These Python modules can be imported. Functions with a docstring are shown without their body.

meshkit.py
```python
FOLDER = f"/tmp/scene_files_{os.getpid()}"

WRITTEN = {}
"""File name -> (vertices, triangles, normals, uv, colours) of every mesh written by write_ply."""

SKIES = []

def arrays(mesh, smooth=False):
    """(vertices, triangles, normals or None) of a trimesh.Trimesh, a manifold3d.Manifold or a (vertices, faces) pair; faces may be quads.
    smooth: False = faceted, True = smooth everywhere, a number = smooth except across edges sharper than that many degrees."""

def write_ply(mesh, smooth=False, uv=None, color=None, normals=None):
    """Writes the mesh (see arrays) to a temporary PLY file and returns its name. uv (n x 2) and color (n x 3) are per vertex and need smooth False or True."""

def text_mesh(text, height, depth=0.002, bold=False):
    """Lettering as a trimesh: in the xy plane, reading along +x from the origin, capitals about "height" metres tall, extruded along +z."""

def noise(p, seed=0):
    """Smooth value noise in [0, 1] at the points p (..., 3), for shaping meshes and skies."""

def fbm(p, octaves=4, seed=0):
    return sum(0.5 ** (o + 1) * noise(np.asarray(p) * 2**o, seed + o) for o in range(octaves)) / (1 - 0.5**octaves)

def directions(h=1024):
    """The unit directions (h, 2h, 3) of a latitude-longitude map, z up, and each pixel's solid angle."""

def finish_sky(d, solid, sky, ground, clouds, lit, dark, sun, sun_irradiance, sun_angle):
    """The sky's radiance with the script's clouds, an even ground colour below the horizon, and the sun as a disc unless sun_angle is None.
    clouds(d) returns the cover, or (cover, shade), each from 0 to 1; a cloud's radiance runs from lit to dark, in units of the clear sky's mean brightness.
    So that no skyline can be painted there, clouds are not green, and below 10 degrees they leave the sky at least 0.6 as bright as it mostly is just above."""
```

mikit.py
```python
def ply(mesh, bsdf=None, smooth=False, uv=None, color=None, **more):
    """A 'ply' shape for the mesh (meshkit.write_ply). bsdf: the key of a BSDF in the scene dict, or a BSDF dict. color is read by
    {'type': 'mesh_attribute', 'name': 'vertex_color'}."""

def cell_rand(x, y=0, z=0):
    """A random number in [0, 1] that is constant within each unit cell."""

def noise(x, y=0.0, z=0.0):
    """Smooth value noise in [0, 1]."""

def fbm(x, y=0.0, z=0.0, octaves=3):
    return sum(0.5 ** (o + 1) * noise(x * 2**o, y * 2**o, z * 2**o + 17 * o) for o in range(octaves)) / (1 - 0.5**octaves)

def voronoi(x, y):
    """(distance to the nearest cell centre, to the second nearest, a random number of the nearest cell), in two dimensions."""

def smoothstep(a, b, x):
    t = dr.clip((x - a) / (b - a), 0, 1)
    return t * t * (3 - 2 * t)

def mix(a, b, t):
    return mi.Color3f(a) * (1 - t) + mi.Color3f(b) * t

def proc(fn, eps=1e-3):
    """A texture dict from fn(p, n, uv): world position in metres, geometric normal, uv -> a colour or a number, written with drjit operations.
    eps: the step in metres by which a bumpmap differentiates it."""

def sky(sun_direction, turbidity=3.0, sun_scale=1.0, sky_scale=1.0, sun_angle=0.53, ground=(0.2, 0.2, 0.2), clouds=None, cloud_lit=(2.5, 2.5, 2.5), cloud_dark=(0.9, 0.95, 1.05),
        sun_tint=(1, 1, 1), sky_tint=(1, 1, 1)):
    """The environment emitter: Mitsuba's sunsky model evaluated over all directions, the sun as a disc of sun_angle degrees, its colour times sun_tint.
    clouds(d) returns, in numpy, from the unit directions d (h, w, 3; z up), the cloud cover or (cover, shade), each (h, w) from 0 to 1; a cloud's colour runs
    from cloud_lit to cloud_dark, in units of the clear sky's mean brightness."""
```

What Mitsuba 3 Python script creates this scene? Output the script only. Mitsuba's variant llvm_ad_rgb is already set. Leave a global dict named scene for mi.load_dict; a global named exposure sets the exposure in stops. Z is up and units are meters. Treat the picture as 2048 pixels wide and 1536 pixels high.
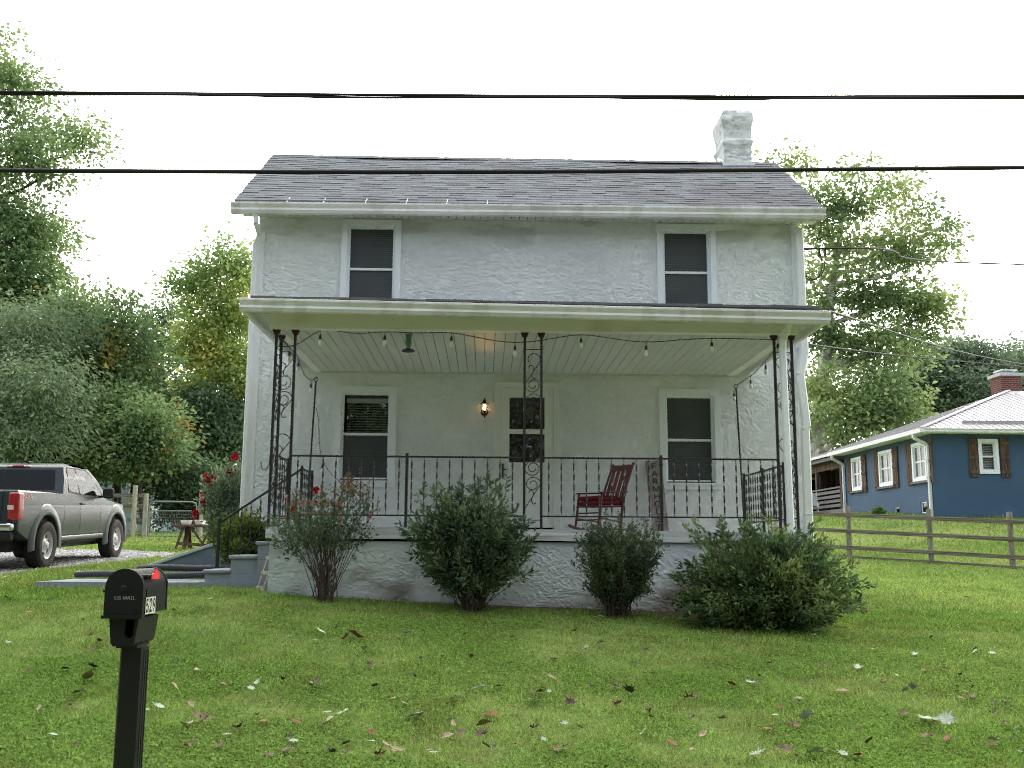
import math, random
import numpy as np, trimesh, mitsuba as mi, drjit as dr, mikit, meshkit
import manifold3d as m3
from shapely.geometry import Polygon, box as sbox, Point
from scipy.interpolate import RBFInterpolator, RegularGridInterpolator
from mikit import fbm, noise, voronoi, cell_rand, smoothstep, mix

rng = np.random.default_rng(7)
random.seed(7)
T = mi.ScalarTransform4f
scene, labels = {}, {}

# ------------------------------------------------------------------ camera, sky, exposure
FPX, EYE = 2030.0, np.array([0.0, 0.0, 1.5])
PITCH, YAW, ROLL = math.atan(326 / FPX), math.radians(1.47), 0.006
FW = np.array([math.sin(YAW) * math.cos(PITCH), math.cos(YAW) * math.cos(PITCH), math.sin(PITCH)])
_r = np.array([math.cos(YAW), -math.sin(YAW), 0])
_u = np.cross(_r, FW)
RT = _r * math.cos(ROLL) + _u * math.sin(ROLL)
UP = _u * math.cos(ROLL) - _r * math.sin(ROLL)
scene['camera'] = {'type': 'perspective', 'fov_axis': 'x', 'fov': math.degrees(2 * math.atan(1024 / FPX)), 'near_clip': 0.1, 'far_clip': 2000.0,
                   'to_world': T().look_at(origin=EYE.tolist(), target=(EYE + FW).tolist(), up=UP.tolist())}
SUN = np.array([0.36, 1.0, 0.55])
SUN = SUN / np.linalg.norm(SUN)


def clouds(d):
    c = np.clip(d @ SUN, -1, 1)
    t = np.clip((c + 0.25) / 1.15, 0, 1)
    return 1.0, 1 - t * t * (3 - 2 * t)


scene['sky'] = mikit.sky(SUN.tolist(), turbidity=4, sun_scale=0.25, sun_angle=14, clouds=clouds, cloud_lit=(9.5, 9.3, 8.8), cloud_dark=(2.1, 2.32, 2.62), ground=(0.1, 0.13, 0.06))
exposure = 2.5


def ray(px, py):
    return RT * (px - 1024) / FPX - UP * (py - 768) / FPX + FW


def at(px, py, Y):
    """The point at distance Y north of the eye that a pixel of the 2048 x 1536 photograph looks at."""
    d = ray(px, py)
    return EYE + d * Y / d[1]


# ------------------------------------------------------------------ helpers
def put(key, mesh, mat, smooth=False, **more):
    if isinstance(mesh, MB):
        mesh = mesh.mesh()
    n, k = key, 0
    while n in scene:
        k += 1
        n = f'{key}_{k:03d}'
    scene[n] = mikit.ply(mesh, mat, smooth=smooth, **more)
    return n


def part(parent, name, mesh, mat, smooth=False, **more):
    return put(f'{parent}__{name}', mesh, mat, smooth, **more)


_used = {}


def thing(name, label, cat, group=None):
    k = _used.get(name, -1) + 1
    _used[name] = k
    key = name if k == 0 else f'{name}_{k:03d}'
    labels[key] = {'label': label, 'category': cat}
    if group:
        labels[key]['group'] = group
    return key


def solo(name, label, cat, mesh, mat, smooth=False, group=None, **more):
    key = thing(name, label, cat, group)
    put(key, mesh, mat, smooth, **more)
    return key


def structure(name, mesh, mat, smooth=False, kind='structure', label=None, **more):
    key = put(name, mesh, mat, smooth, **more)
    labels[key] = {'kind': kind}
    if label:
        labels[key]['label'] = label
    return key


def copy(root, newroot, tw):
    for k in [k for k in scene if k == root or k.startswith(root + '__')]:
        scene[newroot + k[len(root):]] = {**scene[k], 'to_world': tw}


class MB:
    """Collects simple pieces into one mesh."""

    def __init__(self):
        self.v, self.f, self.n = [], [], 0

    def raw(self, v, f):
        v = np.asarray(v, float)
        f = np.asarray(f, int)
        if f.shape[1] == 4:
            f = np.vstack([f[:, [0, 1, 2]], f[:, [0, 2, 3]]])
        self.v.append(v)
        self.f.append(f + self.n)
        self.n += len(v)
        return self

    def tm(self, t, M=None):
        v = np.array(t.vertices)
        if M is not None:
            M = np.asarray(M)
            v = v @ M[:3, :3].T + M[:3, 3]
        return self.raw(v, np.array(t.faces))

    def man(self, m):
        q = m.to_mesh()
        return self.raw(q.vert_properties[:, :3], q.tri_verts)

    BF = np.array([[0, 2, 3, 1], [4, 5, 7, 6], [0, 1, 5, 4], [2, 6, 7, 3], [0, 4, 6, 2], [1, 3, 7, 5]])

    def hexa(self, c8):
        """corners ordered z-major: (x0y0z0),(x1y0z0),(x0y1z0),(x1y1z0), then the same at z1."""
        return self.raw(c8, self.BF)

    def box(self, x0, x1, y0, y1, z0, z1, rz=0.0, c=None):
        v = np.array([[x, y, z] for z in (z0, z1) for y in (y0, y1) for x in (x0, x1)], float)
        if rz:
            c = np.array([(x0 + x1) / 2, (y0 + y1) / 2]) if c is None else np.asarray(c)
            q = v[:, :2] - c
            v[:, 0] = c[0] + q[:, 0] * math.cos(rz) - q[:, 1] * math.sin(rz)
            v[:, 1] = c[1] + q[:, 0] * math.sin(rz) + q[:, 1] * math.cos(rz)
        return self.hexa(v)

    def beam(self, p, q, w, h, up=(0, 0, 1), ch=0.0):
        """box from p to q, w across, h along up; ch: chamfer of its long edges."""
        p, q, up = (np.asarray(x, float) for x in (p, q, up))
        t = q - p
        t = t / np.linalg.norm(t)
        s = np.cross(t, up)
        if np.linalg.norm(s) < 1e-6:
            s = np.cross(t, [1, 0, 0])
        s /= np.linalg.norm(s)
        u = np.cross(s, t)
        a, b = w / 2, h / 2
        if ch:
            pr = [(-a + ch, -b), (a - ch, -b), (a, -b + ch), (a, b - ch), (a - ch, b), (-a + ch, b), (-a, b - ch), (-a, -b + ch)]
        else:
            pr = [(-a, -b), (a, -b), (a, b), (-a, b)]
        n = len(pr)
        v = [x + s * i + u * j for x in (p, q) for i, j in pr]
        f = [[i, (i + 1) % n, n + (i + 1) % n] for i in range(n)] + [[i, n + (i + 1) % n, n + i] for i in range(n)]
        f += [[0, i + 1, i] for i in range(1, n - 1)] + [[n, n + i, n + i + 1] for i in range(1, n - 1)]
        return self.raw(v, np.array(f)[:, ::-1] if False else f)

    def tube(self, pts, r, n=8, cap=True):
        p = np.asarray(pts, float)
        r = np.broadcast_to(np.asarray(r, float), (len(p),))
        t = np.gradient(p, axis=0)
        t /= np.linalg.norm(t, axis=1, keepdims=True) + 1e-12
        a = np.cross(t[0], [0, 0, 1.0] if abs(t[0][2]) < 0.9 else [1.0, 0, 0])
        A = []
        for k in range(len(p)):
            a = a - t[k] * (a @ t[k])
            a = a / (np.linalg.norm(a) + 1e-12)
            A.append(a)
        A = np.array(A)
        B = np.cross(t, A)
        g = np.arange(n) * 2 * math.pi / n
        v = p[:, None] + r[:, None, None] * (np.cos(g)[None, :, None] * A[:, None] + np.sin(g)[None, :, None] * B[:, None])
        i, j = np.meshgrid(np.arange(len(p) - 1), np.arange(n), indexing='ij')
        q = np.stack([i * n + j, i * n + (j + 1) % n, (i + 1) * n + (j + 1) % n, (i + 1) * n + j], -1).reshape(-1, 4)
        v = v.reshape(-1, 3)
        f = np.vstack([q[:, [0, 1, 2]], q[:, [0, 2, 3]]])
        if cap:
            m = len(v)
            v = np.vstack([v, p[:1], p[-1:]])
            k = np.arange(n)
            f = np.vstack([f, np.stack([(k + 1) % n, k, k * 0 + m], 1), np.stack([m - n + k, m - n + (k + 1) % n, k * 0 + m + 1], 1)])
        return self.raw(v, f)

    def lathe(self, prof, c, n=20, axis=None):
        """prof: (radius, height) list about +z at c (or about the axis)."""
        prof = np.asarray(prof, float)
        g = np.arange(n) * 2 * math.pi / n
        v = np.stack([prof[:, 0:1] * np.cos(g), prof[:, 0:1] * np.sin(g), np.repeat(prof[:, 1:2], n, 1)], -1).reshape(-1, 3)
        if axis is not None:
            M = trimesh.geometry.align_vectors([0, 0, 1], axis)[:3, :3]
            v = v @ M.T
        v = v + np.asarray(c)
        i, j = np.meshgrid(np.arange(len(prof) - 1), np.arange(n), indexing='ij')
        q = np.stack([i * n + j, i * n + (j + 1) % n, (i + 1) * n + (j + 1) % n, (i + 1) * n + j], -1).reshape(-1, 4)
        return self.raw(v, q)

    def plate(self, poly, y0, y1):
        """a shapely polygon in (x, z), standing, from y0 to y1."""
        for g in getattr(poly, 'geoms', [poly]):
            t = trimesh.creation.extrude_polygon(g, abs(y1 - y0), engine='earcut')
            v = np.array(t.vertices)
            self.raw(np.stack([v[:, 0], max(y0, y1) - v[:, 2], v[:, 1]], 1), np.array(t.faces))
        return self

    def flat(self, poly, z0, z1):
        for g in getattr(poly, 'geoms', [poly]):
            t = trimesh.creation.extrude_polygon(g, z1 - z0, engine='earcut')
            v = np.array(t.vertices)
            v[:, 2] += z0
            self.raw(v, np.array(t.faces))
        return self

    def side(self, poly, x0, x1):
        """a shapely polygon in (y, z), from x0 to x1."""
        for g in getattr(poly, 'geoms', [poly]):
            t = trimesh.creation.extrude_polygon(g, x1 - x0, engine='earcut')
            v = np.array(t.vertices)
            self.raw(np.stack([v[:, 2] + x0, v[:, 0], v[:, 1]], 1), np.array(t.faces))
        return self

    def mesh(self):
        return trimesh.Trimesh(np.vstack(self.v), np.vstack(self.f), process=False)


def moved(mesh, M):
    m = mesh.mesh() if isinstance(mesh, MB) else mesh.copy()
    m.apply_transform(M)
    return m


def frame(o, rz=0, tilt=None):
    M = np.eye(4)
    M[:2, :2] = [[math.cos(rz), -math.sin(rz)], [math.sin(rz), math.cos(rz)]]
    M[:3, 3] = o
    return M if tilt is None else M @ tilt


def bez(*p, n=12):
    """a smooth curve through the points."""
    p = np.asarray(p, float)
    k = len(p)
    from scipy.interpolate import CubicSpline
    s = np.concatenate([[0], np.cumsum(np.linalg.norm(np.diff(p, axis=0), axis=1))])
    return CubicSpline(s, p)(np.linspace(0, s[-1], n * (k - 1) + 1))


def rbox(sx, sy, sz, r, seg=8):
    """rounded box about the origin, a Manifold."""
    s = m3.Manifold.sphere(r, seg)
    hs = [s.translate([i * (sx / 2 - r), j * (sy / 2 - r), k * (sz / 2 - r)]) for i in (-1, 1) for j in (-1, 1) for k in (-1, 1)]
    return m3.Manifold.batch_hull(hs)


def CS(polys):
    return m3.CrossSection(polys, m3.FillRule.NonZero)


# ------------------------------------------------------------------ materials
def bsdf(name, d, two=True):
    scene[name] = {'type': 'twosided', 'b': d} if two else d
    return name


def rgb(c):
    return {'type': 'rgb', 'value': list(map(float, c))}


def pr(name, c, rough=0.6, spec=0.4, metal=0.0, bump=None, bscale=1.0, eps=2e-3, **kw):
    d = {'type': 'principled', 'base_color': c if isinstance(c, dict) else rgb(c), 'roughness': rough, 'specular': spec, 'metallic': metal, **kw}
    if bump is not None:
        d = {'type': 'bumpmap', 't': mikit.proc(bump, eps), 'scale': bscale, 'b': d}
    return bsdf(name, d)


def stucco_h(p, n, uv):
    x, z = p.x + p.y * 0.9, p.z
    w = fbm(x * 9.0, z * 9.0, 3.3, 2) * 4.5
    a = fbm(x * 21 + w, z * 22 - w, 1.0, 2)
    b = fbm(x * 34, z * 34, 5.0, 2)
    rdg = 1 - dr.abs(2 * a - 1)
    rdg = smoothstep(0.55, 1.0, rdg)
    return 0.0036 * rdg + 0.0058 * b


def stucco_col(p, n, uv):
    x, z = p.x + p.y, p.z
    a = fbm(x * 0.9, z * 0.7, 2.0, 3)
    b = fbm(x * 22, z * 26, 9.0, 2)
    c = mix((0.86, 0.885, 0.90), (0.79, 0.82, 0.83), smoothstep(0.35, 0.7, a))
    c = c * (0.9 + 0.16 * b)
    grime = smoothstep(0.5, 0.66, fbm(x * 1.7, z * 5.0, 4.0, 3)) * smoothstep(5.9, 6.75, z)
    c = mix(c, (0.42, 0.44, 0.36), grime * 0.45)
    return c


def base_col(p, n, uv):
    x, z = p.x, p.z
    a = fbm(x * 1.1, z * 1.4, 2.0, 3)
    c = mix((0.62, 0.665, 0.68), (0.52, 0.56, 0.58), smoothstep(0.3, 0.7, a))
    mud = smoothstep(0.40, 0.85, fbm(x * 2.0, z * 3.4, 6.0, 4) + 0.55 * (1.12 - z))
    return mix(c, (0.17, 0.14, 0.10), mud * 0.85)


pr('stucco', mikit.proc(stucco_col), 0.85, 0.2, bump=stucco_h, bscale=4.6, eps=3e-3)
pr('base_stucco', mikit.proc(base_col), 0.85, 0.2, bump=stucco_h, bscale=2.0, eps=3e-3)
pr('chimney_stucco', mikit.proc(lambda p, n, uv: mix((0.80, 0.82, 0.82), (0.58, 0.60, 0.58), smoothstep(0.42, 0.68, fbm(p.x * 9, p.y * 6, p.z * 9, 3)))), 0.85, 0.2,
   bump=lambda p, n, uv: 0.045 * fbm(p.x * 26, p.z * 44, p.y * 26, 3), eps=3e-3)
pr('white_vinyl', (0.72, 0.74, 0.74), 0.45, 0.4)
pr('window_white', (0.76, 0.79, 0.83), 0.45, 0.4)


def gutter_col(p, n, uv):
    a = fbm(p.x * 1.2, p.z * 9, p.y * 2, 3)
    s = smoothstep(0.5, 0.75, fbm(p.x * 7, p.z * 3, 1.0, 3))
    c = mix((0.78, 0.77, 0.77), (0.68, 0.67, 0.66), smoothstep(0.35, 0.7, a))
    return mix(c, (0.36, 0.37, 0.28), s * 0.35)


pr('gutter_paint', mikit.proc(gutter_col), 0.4, 0.45)
pr('fascia_paint', mikit.proc(lambda p, n, uv: mix((0.80, 0.77, 0.77), (0.64, 0.61, 0.60), smoothstep(0.5, 0.75, fbm(p.x * 2.1, p.z * 8, p.y, 4)))), 0.55, 0.35)
pr('ceiling_vinyl', mikit.proc(lambda p, n, uv: mix((0.60, 0.62, 0.60), (0.53, 0.55, 0.52), fbm(p.x * 3, p.y * 1.2, 0.0, 3))), 0.5, 0.35)
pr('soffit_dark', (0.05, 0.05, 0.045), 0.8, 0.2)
pr('groove', (0.20, 0.21, 0.20), 0.8, 0.2)


def shingle_fn(a, b):
    def fn(p, n, uv):
        s = fbm(p.x * 3.3, p.y * 4, p.z * 4, 2)
        g = noise(p.x * 210, p.y * 210, p.z * 210)
        red = smoothstep(0.52, 0.72, fbm(p.x * 0.75, p.z * 1.5, 3.0, 3))
        c = mix(a, b, s) * (0.78 + 0.44 * g)
        return mix(c, (0.115, 0.106, 0.113), red * 0.5)
    return fn


pr('shingle_grey', mikit.proc(shingle_fn((0.15, 0.16, 0.172), (0.185, 0.195, 0.207))), 0.9, 0.15)
pr('shingle_mid', mikit.proc(shingle_fn((0.13, 0.138, 0.148), (0.165, 0.173, 0.185))), 0.9, 0.15)
pr('shingle_dark', mikit.proc(shingle_fn((0.115, 0.121, 0.13), (0.15, 0.156, 0.165))), 0.9, 0.15)
pr('concrete', mikit.proc(lambda p, n, uv: mix((0.50, 0.52, 0.51), (0.36, 0.38, 0.38), fbm(p.x * 5, p.y * 5, p.z * 9, 4))), 0.85, 0.25,
   bump=lambda p, n, uv: 0.006 * fbm(p.x * 14, p.y * 14, p.z * 20, 3))
pr('painted_concrete', mikit.proc(lambda p, n, uv: mix(mix((0.22, 0.25, 0.28), (0.28, 0.31, 0.33), fbm(p.x * 3, p.y * 3, p.z * 4, 3)), (0.14, 0.12, 0.11),
   0.6 * smoothstep(0.58, 0.75, fbm(p.x * 13, p.y * 3, p.z * 1.6, 3)))), 0.7, 0.3)
pr('blue_wall_paint', mikit.proc(lambda p, n, uv: mix((0.13, 0.17, 0.22), (0.18, 0.22, 0.26), fbm(p.x * 4, p.y * 3, p.z * 5, 3))), 0.75, 0.25, bump=stucco_h, bscale=1.3, eps=3e-3)
pr('cap_paint', (0.42, 0.46, 0.50), 0.7, 0.3)
pr('iron', mikit.proc(lambda p, n, uv: mix((0.008, 0.009, 0.011), (0.016, 0.014, 0.014), fbm(p.x * 40, p.y * 40, p.z * 30, 2))), 0.45, 0.5)
pr('rust_iron', (0.055, 0.02, 0.018), 0.7, 0.3)
pr('black_plastic', mikit.proc(lambda p, n, uv: mi.Color3f(0.016, 0.017, 0.018) * (0.8 + 0.5 * fbm(p.x * 60, p.y * 60, p.z * 60, 2))), 0.38, 0.5)
pr('mailbox_plastic', mikit.proc(lambda p, n, uv: mi.Color3f(0.009, 0.0095, 0.0105) * (0.75 + 0.5 * fbm(p.x * 90, p.y * 90, p.z * 90, 2))), 0.42, 0.35)
pr('letter_grey', (0.28, 0.28, 0.27), 0.5)
pr('sticker', (0.42, 0.44, 0.36), 0.5)
pr('letter_black', (0.012, 0.012, 0.012), 0.5)
pr('flag_red', (0.62, 0.03, 0.04), 0.4, 0.5)
pr('dark_room', (0.03, 0.03, 0.032), 0.9, 0.1)
pr('screen_mesh', mikit.proc(lambda p, n, uv: (mi.Color3f(0.050, 0.055, 0.058) + mi.Color3f(0.030, 0.032, 0.032) * smoothstep(0.2, 0.9, dr.sin(p.z * 2 * math.pi / 0.036))) * (0.75 + 0.5 * fbm(p.x * 2.5, p.z * 2, 0.0, 2))), 0.55, 0.35)
pr('blind', (0.34, 0.36, 0.35), 0.6, 0.3)
pr('lace', mikit.proc(lambda p, n, uv: mix((0.012, 0.013, 0.013), (0.07, 0.075, 0.07), smoothstep(0.52, 0.62, fbm(p.x * 34, p.z * 26, 2.0, 3)))), 0.8)
pr('door_paint', (0.70, 0.72, 0.69), 0.5, 0.4)
pr('red_wood', mikit.proc(lambda p, n, uv: mix((0.070, 0.012, 0.017), (0.045, 0.008, 0.012), fbm(p.x * 20, p.y * 20, p.z * 5, 3))), 0.45, 0.4)
pr('cushion_red', mikit.proc(lambda p, n, uv: mix((0.11, 0.010, 0.016), (0.075, 0.008, 0.012), fbm(p.x * 30, p.y * 30, p.z * 30, 2))), 0.9, 0.2)


def wood(a, b, k=1.0):
    def fn(p, n, uv):
        g = fbm(p.x * 26 * k, p.y * 26 * k, p.z * 3 * k, 3)
        return mix(a, b, smoothstep(0.3, 0.7, g))
    return fn


def woodx(a, b):
    def fn(p, n, uv):
        g = fbm(p.x * 2.4, p.y * 2.4, p.z * 46, 3)
        return mix(a, b, smoothstep(0.3, 0.72, g))
    return fn


pr('sign_wood', mikit.proc(wood((0.17, 0.145, 0.14), (0.30, 0.265, 0.255))), 0.8, 0.2)
pr('post_wood', mikit.proc(wood((0.26, 0.25, 0.19), (0.40, 0.39, 0.31))), 0.85, 0.2)
pr('fence_post_wood', mikit.proc(wood((0.15, 0.14, 0.11), (0.26, 0.25, 0.20))), 0.85, 0.2)
pr('rail_wood', mikit.proc(woodx((0.10, 0.09, 0.07), (0.21, 0.19, 0.15))), 0.85, 0.2)
pr('table_wood', mikit.proc(wood((0.065, 0.036, 0.028), (0.13, 0.080, 0.058))), 0.7, 0.3)
pr('shutter_wood', mikit.proc(wood((0.055, 0.036, 0.027), (0.15, 0.09, 0.062), 0.7)), 0.8, 0.2)
pr('porch_wood', mikit.proc(wood((0.06, 0.046, 0.042), (0.13, 0.10, 0.09), 0.5)), 0.8, 0.2)
pr('porch_rail_wood', (0.17, 0.16, 0.165), 0.8, 0.2)
pr('ladder_wood', mikit.proc(wood((0.24, 0.20, 0.15), (0.42, 0.37, 0.30), 2)), 0.8, 0.2)
pr('blue_paint', mikit.proc(lambda p, n, uv: mix((0.042, 0.086, 0.160), (0.056, 0.106, 0.185), fbm(p.x * 2, p.y * 2, p.z * 2, 3))), 0.7, 0.3,
   bump=lambda p, n, uv: 0.010 * fbm(p.x * 9 + p.y * 9, p.z * 12, 3.0, 3), eps=4e-3)
pr('metal_roof', (0.40, 0.385, 0.40), 0.35, 0.5)
pr('roof_rib', (0.30, 0.29, 0.305), 0.35, 0.5)


def brick_fn(p, n, uv):
    u = p.x + p.y
    r = dr.floor(p.z / 0.075)
    k = (u / 0.22) + 0.5 * (r - 2 * dr.floor(r / 2))
    fu, fz = k - dr.floor(k), p.z / 0.075 - r
    m = smoothstep(0.03, 0.06, fu) * smoothstep(0.1, 0.2, fz)
    c = mix((0.16, 0.055, 0.045), (0.10, 0.04, 0.036), cell_rand(dr.floor(k), r, 1))
    return mix((0.22, 0.20, 0.18), c, m)


pr('brick', mikit.proc(brick_fn), 0.85, 0.2)
pr('truck_paint', (0.034, 0.043, 0.051), 0.28, 0.30, metal=0.0, clearcoat=0.3, clearcoat_gloss=0.95)
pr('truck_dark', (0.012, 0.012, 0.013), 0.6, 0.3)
pr('rubber', mikit.proc(lambda p, n, uv: mix((0.016, 0.016, 0.016), (0.03, 0.029, 0.028), fbm(p.x * 20, p.y * 20, p.z * 20, 2))), 0.8, 0.3)
pr('rim_steel', (0.50, 0.50, 0.51), 0.35, 0.5, metal=0.5)
pr('chrome', (0.6, 0.62, 0.65), 0.12, 0.5, metal=1.0)
pr('tail_red', (0.30, 0.006, 0.010), 0.12, 0.6, clearcoat=1.0)
pr('tail_clear', (0.65, 0.5, 0.5), 0.15, 0.6)
pr('truck_glass', (0.006, 0.008, 0.009), 0.03, 0.22)
pr('far_pane', (0.075, 0.09, 0.095), 0.12, 0.3)
pr('decal_red', (0.42, 0.16, 0.15), 0.4)
scene['pane'] = {'type': 'thindielectric', 'int_ior': 1.5}
scene['clear_glass'] = {'type': 'thindielectric', 'int_ior': 1.4}
pr('bulb_glass', (0.78, 0.79, 0.77), 0.08, 0.8)
pr('feeder_glass', (0.10, 0.19, 0.16), 0.1, 0.6)
pr('white_plastic', (0.70, 0.70, 0.66), 0.5, 0.4)
pr('cream_tank', (0.66, 0.64, 0.52), 0.45, 0.4)
pr('grey_metal', (0.17, 0.20, 0.20), 0.5, 0.4, metal=0.3)
pr('wire_metal', (0.23, 0.25, 0.25), 0.5, 0.4, metal=0.3)
pr('pink_wood', (0.42, 0.20, 0.18), 0.6, 0.3)
pr('pipe_black', (0.05, 0.055, 0.065), 0.35, 0.5)
pr('cable_black', (0.012, 0.012, 0.013), 0.5, 0.4)
pr('cable_grey', (0.02, 0.02, 0.022), 0.6, 0.3)
pr('pale_blue_siding', (0.30, 0.40, 0.50), 0.6)
pr('bark', mikit.proc(lambda p, n, uv: mix((0.05, 0.042, 0.035), (0.11, 0.095, 0.08), fbm(p.x * 12, p.y * 12, p.z * 2.5, 3))), 0.9, 0.15)
pr('pale_bark', mikit.proc(lambda p, n, uv: mix((0.62, 0.61, 0.56), (0.30, 0.27, 0.23), smoothstep(0.5, 0.62, fbm(p.x * 3, p.y * 3, p.z * 1.8, 3)))), 0.85, 0.2)
pr('twig', (0.075, 0.055, 0.045), 0.85, 0.2)
VC = {'type': 'mesh_attribute', 'name': 'vertex_color'}
scene['leaf'] = {'type': 'principledthin', 'base_color': dict(VC), 'roughness': 0.45, 'spec_trans': 0.0, 'diff_trans': 1.0, 'eta': 1.4}
scene['blade'] = {'type': 'principledthin', 'base_color': dict(VC), 'roughness': 0.55, 'spec_trans': 0.0, 'diff_trans': 0.8, 'eta': 1.35}
pr('dry_leaf', dict(VC), 0.7, 0.3)
pr('petal', dict(VC), 0.6, 0.3)
pr('gravel', mikit.proc(lambda p, n, uv: mix((0.20, 0.20, 0.205), (0.46, 0.45, 0.44), voronoi(p.x * 26, p.y * 26)[2]) * (0.55 + 0.45 * smoothstep(0.02, 0.2, voronoi(p.x * 26, p.y * 26)[1] - voronoi(p.x * 26, p.y * 26)[0]))), 0.9, 0.2)
pr('stone', dict(VC), 0.85, 0.25)


def lawn_col(p, n, uv):
    a = fbm(p.x * 0.5, p.y * 0.5, 0.0, 3)
    b = fbm(p.x * 9, p.y * 9, 1.0, 3)
    c = fbm(p.x * 60, p.y * 60, 2.0, 2)
    g = mix((0.085, 0.125, 0.035), (0.145, 0.180, 0.055), smoothstep(0.3, 0.7, a))
    g = mix(g, (0.16, 0.15, 0.06), 0.5 * smoothstep(0.55, 0.75, b))
    soil = smoothstep(0.0, 0.5, p.y * 0 + c - 0.62)
    g = mix(g * (0.6 + 0.8 * c), (0.05, 0.04, 0.025), soil * 0.5)
    return g


pr('lawn', mikit.proc(lawn_col), 0.95, 0.1)
pr('soil', mikit.proc(lambda p, n, uv: mix((0.03, 0.023, 0.018), (0.07, 0.053, 0.04), fbm(p.x * 12, p.y * 12, 0.0, 4))), 0.95, 0.1)
pr('asphalt', mikit.proc(lambda p, n, uv: mix((0.04, 0.04, 0.042), (0.075, 0.074, 0.072), noise(p.x * 90, p.y * 90))), 0.9, 0.2)

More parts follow.
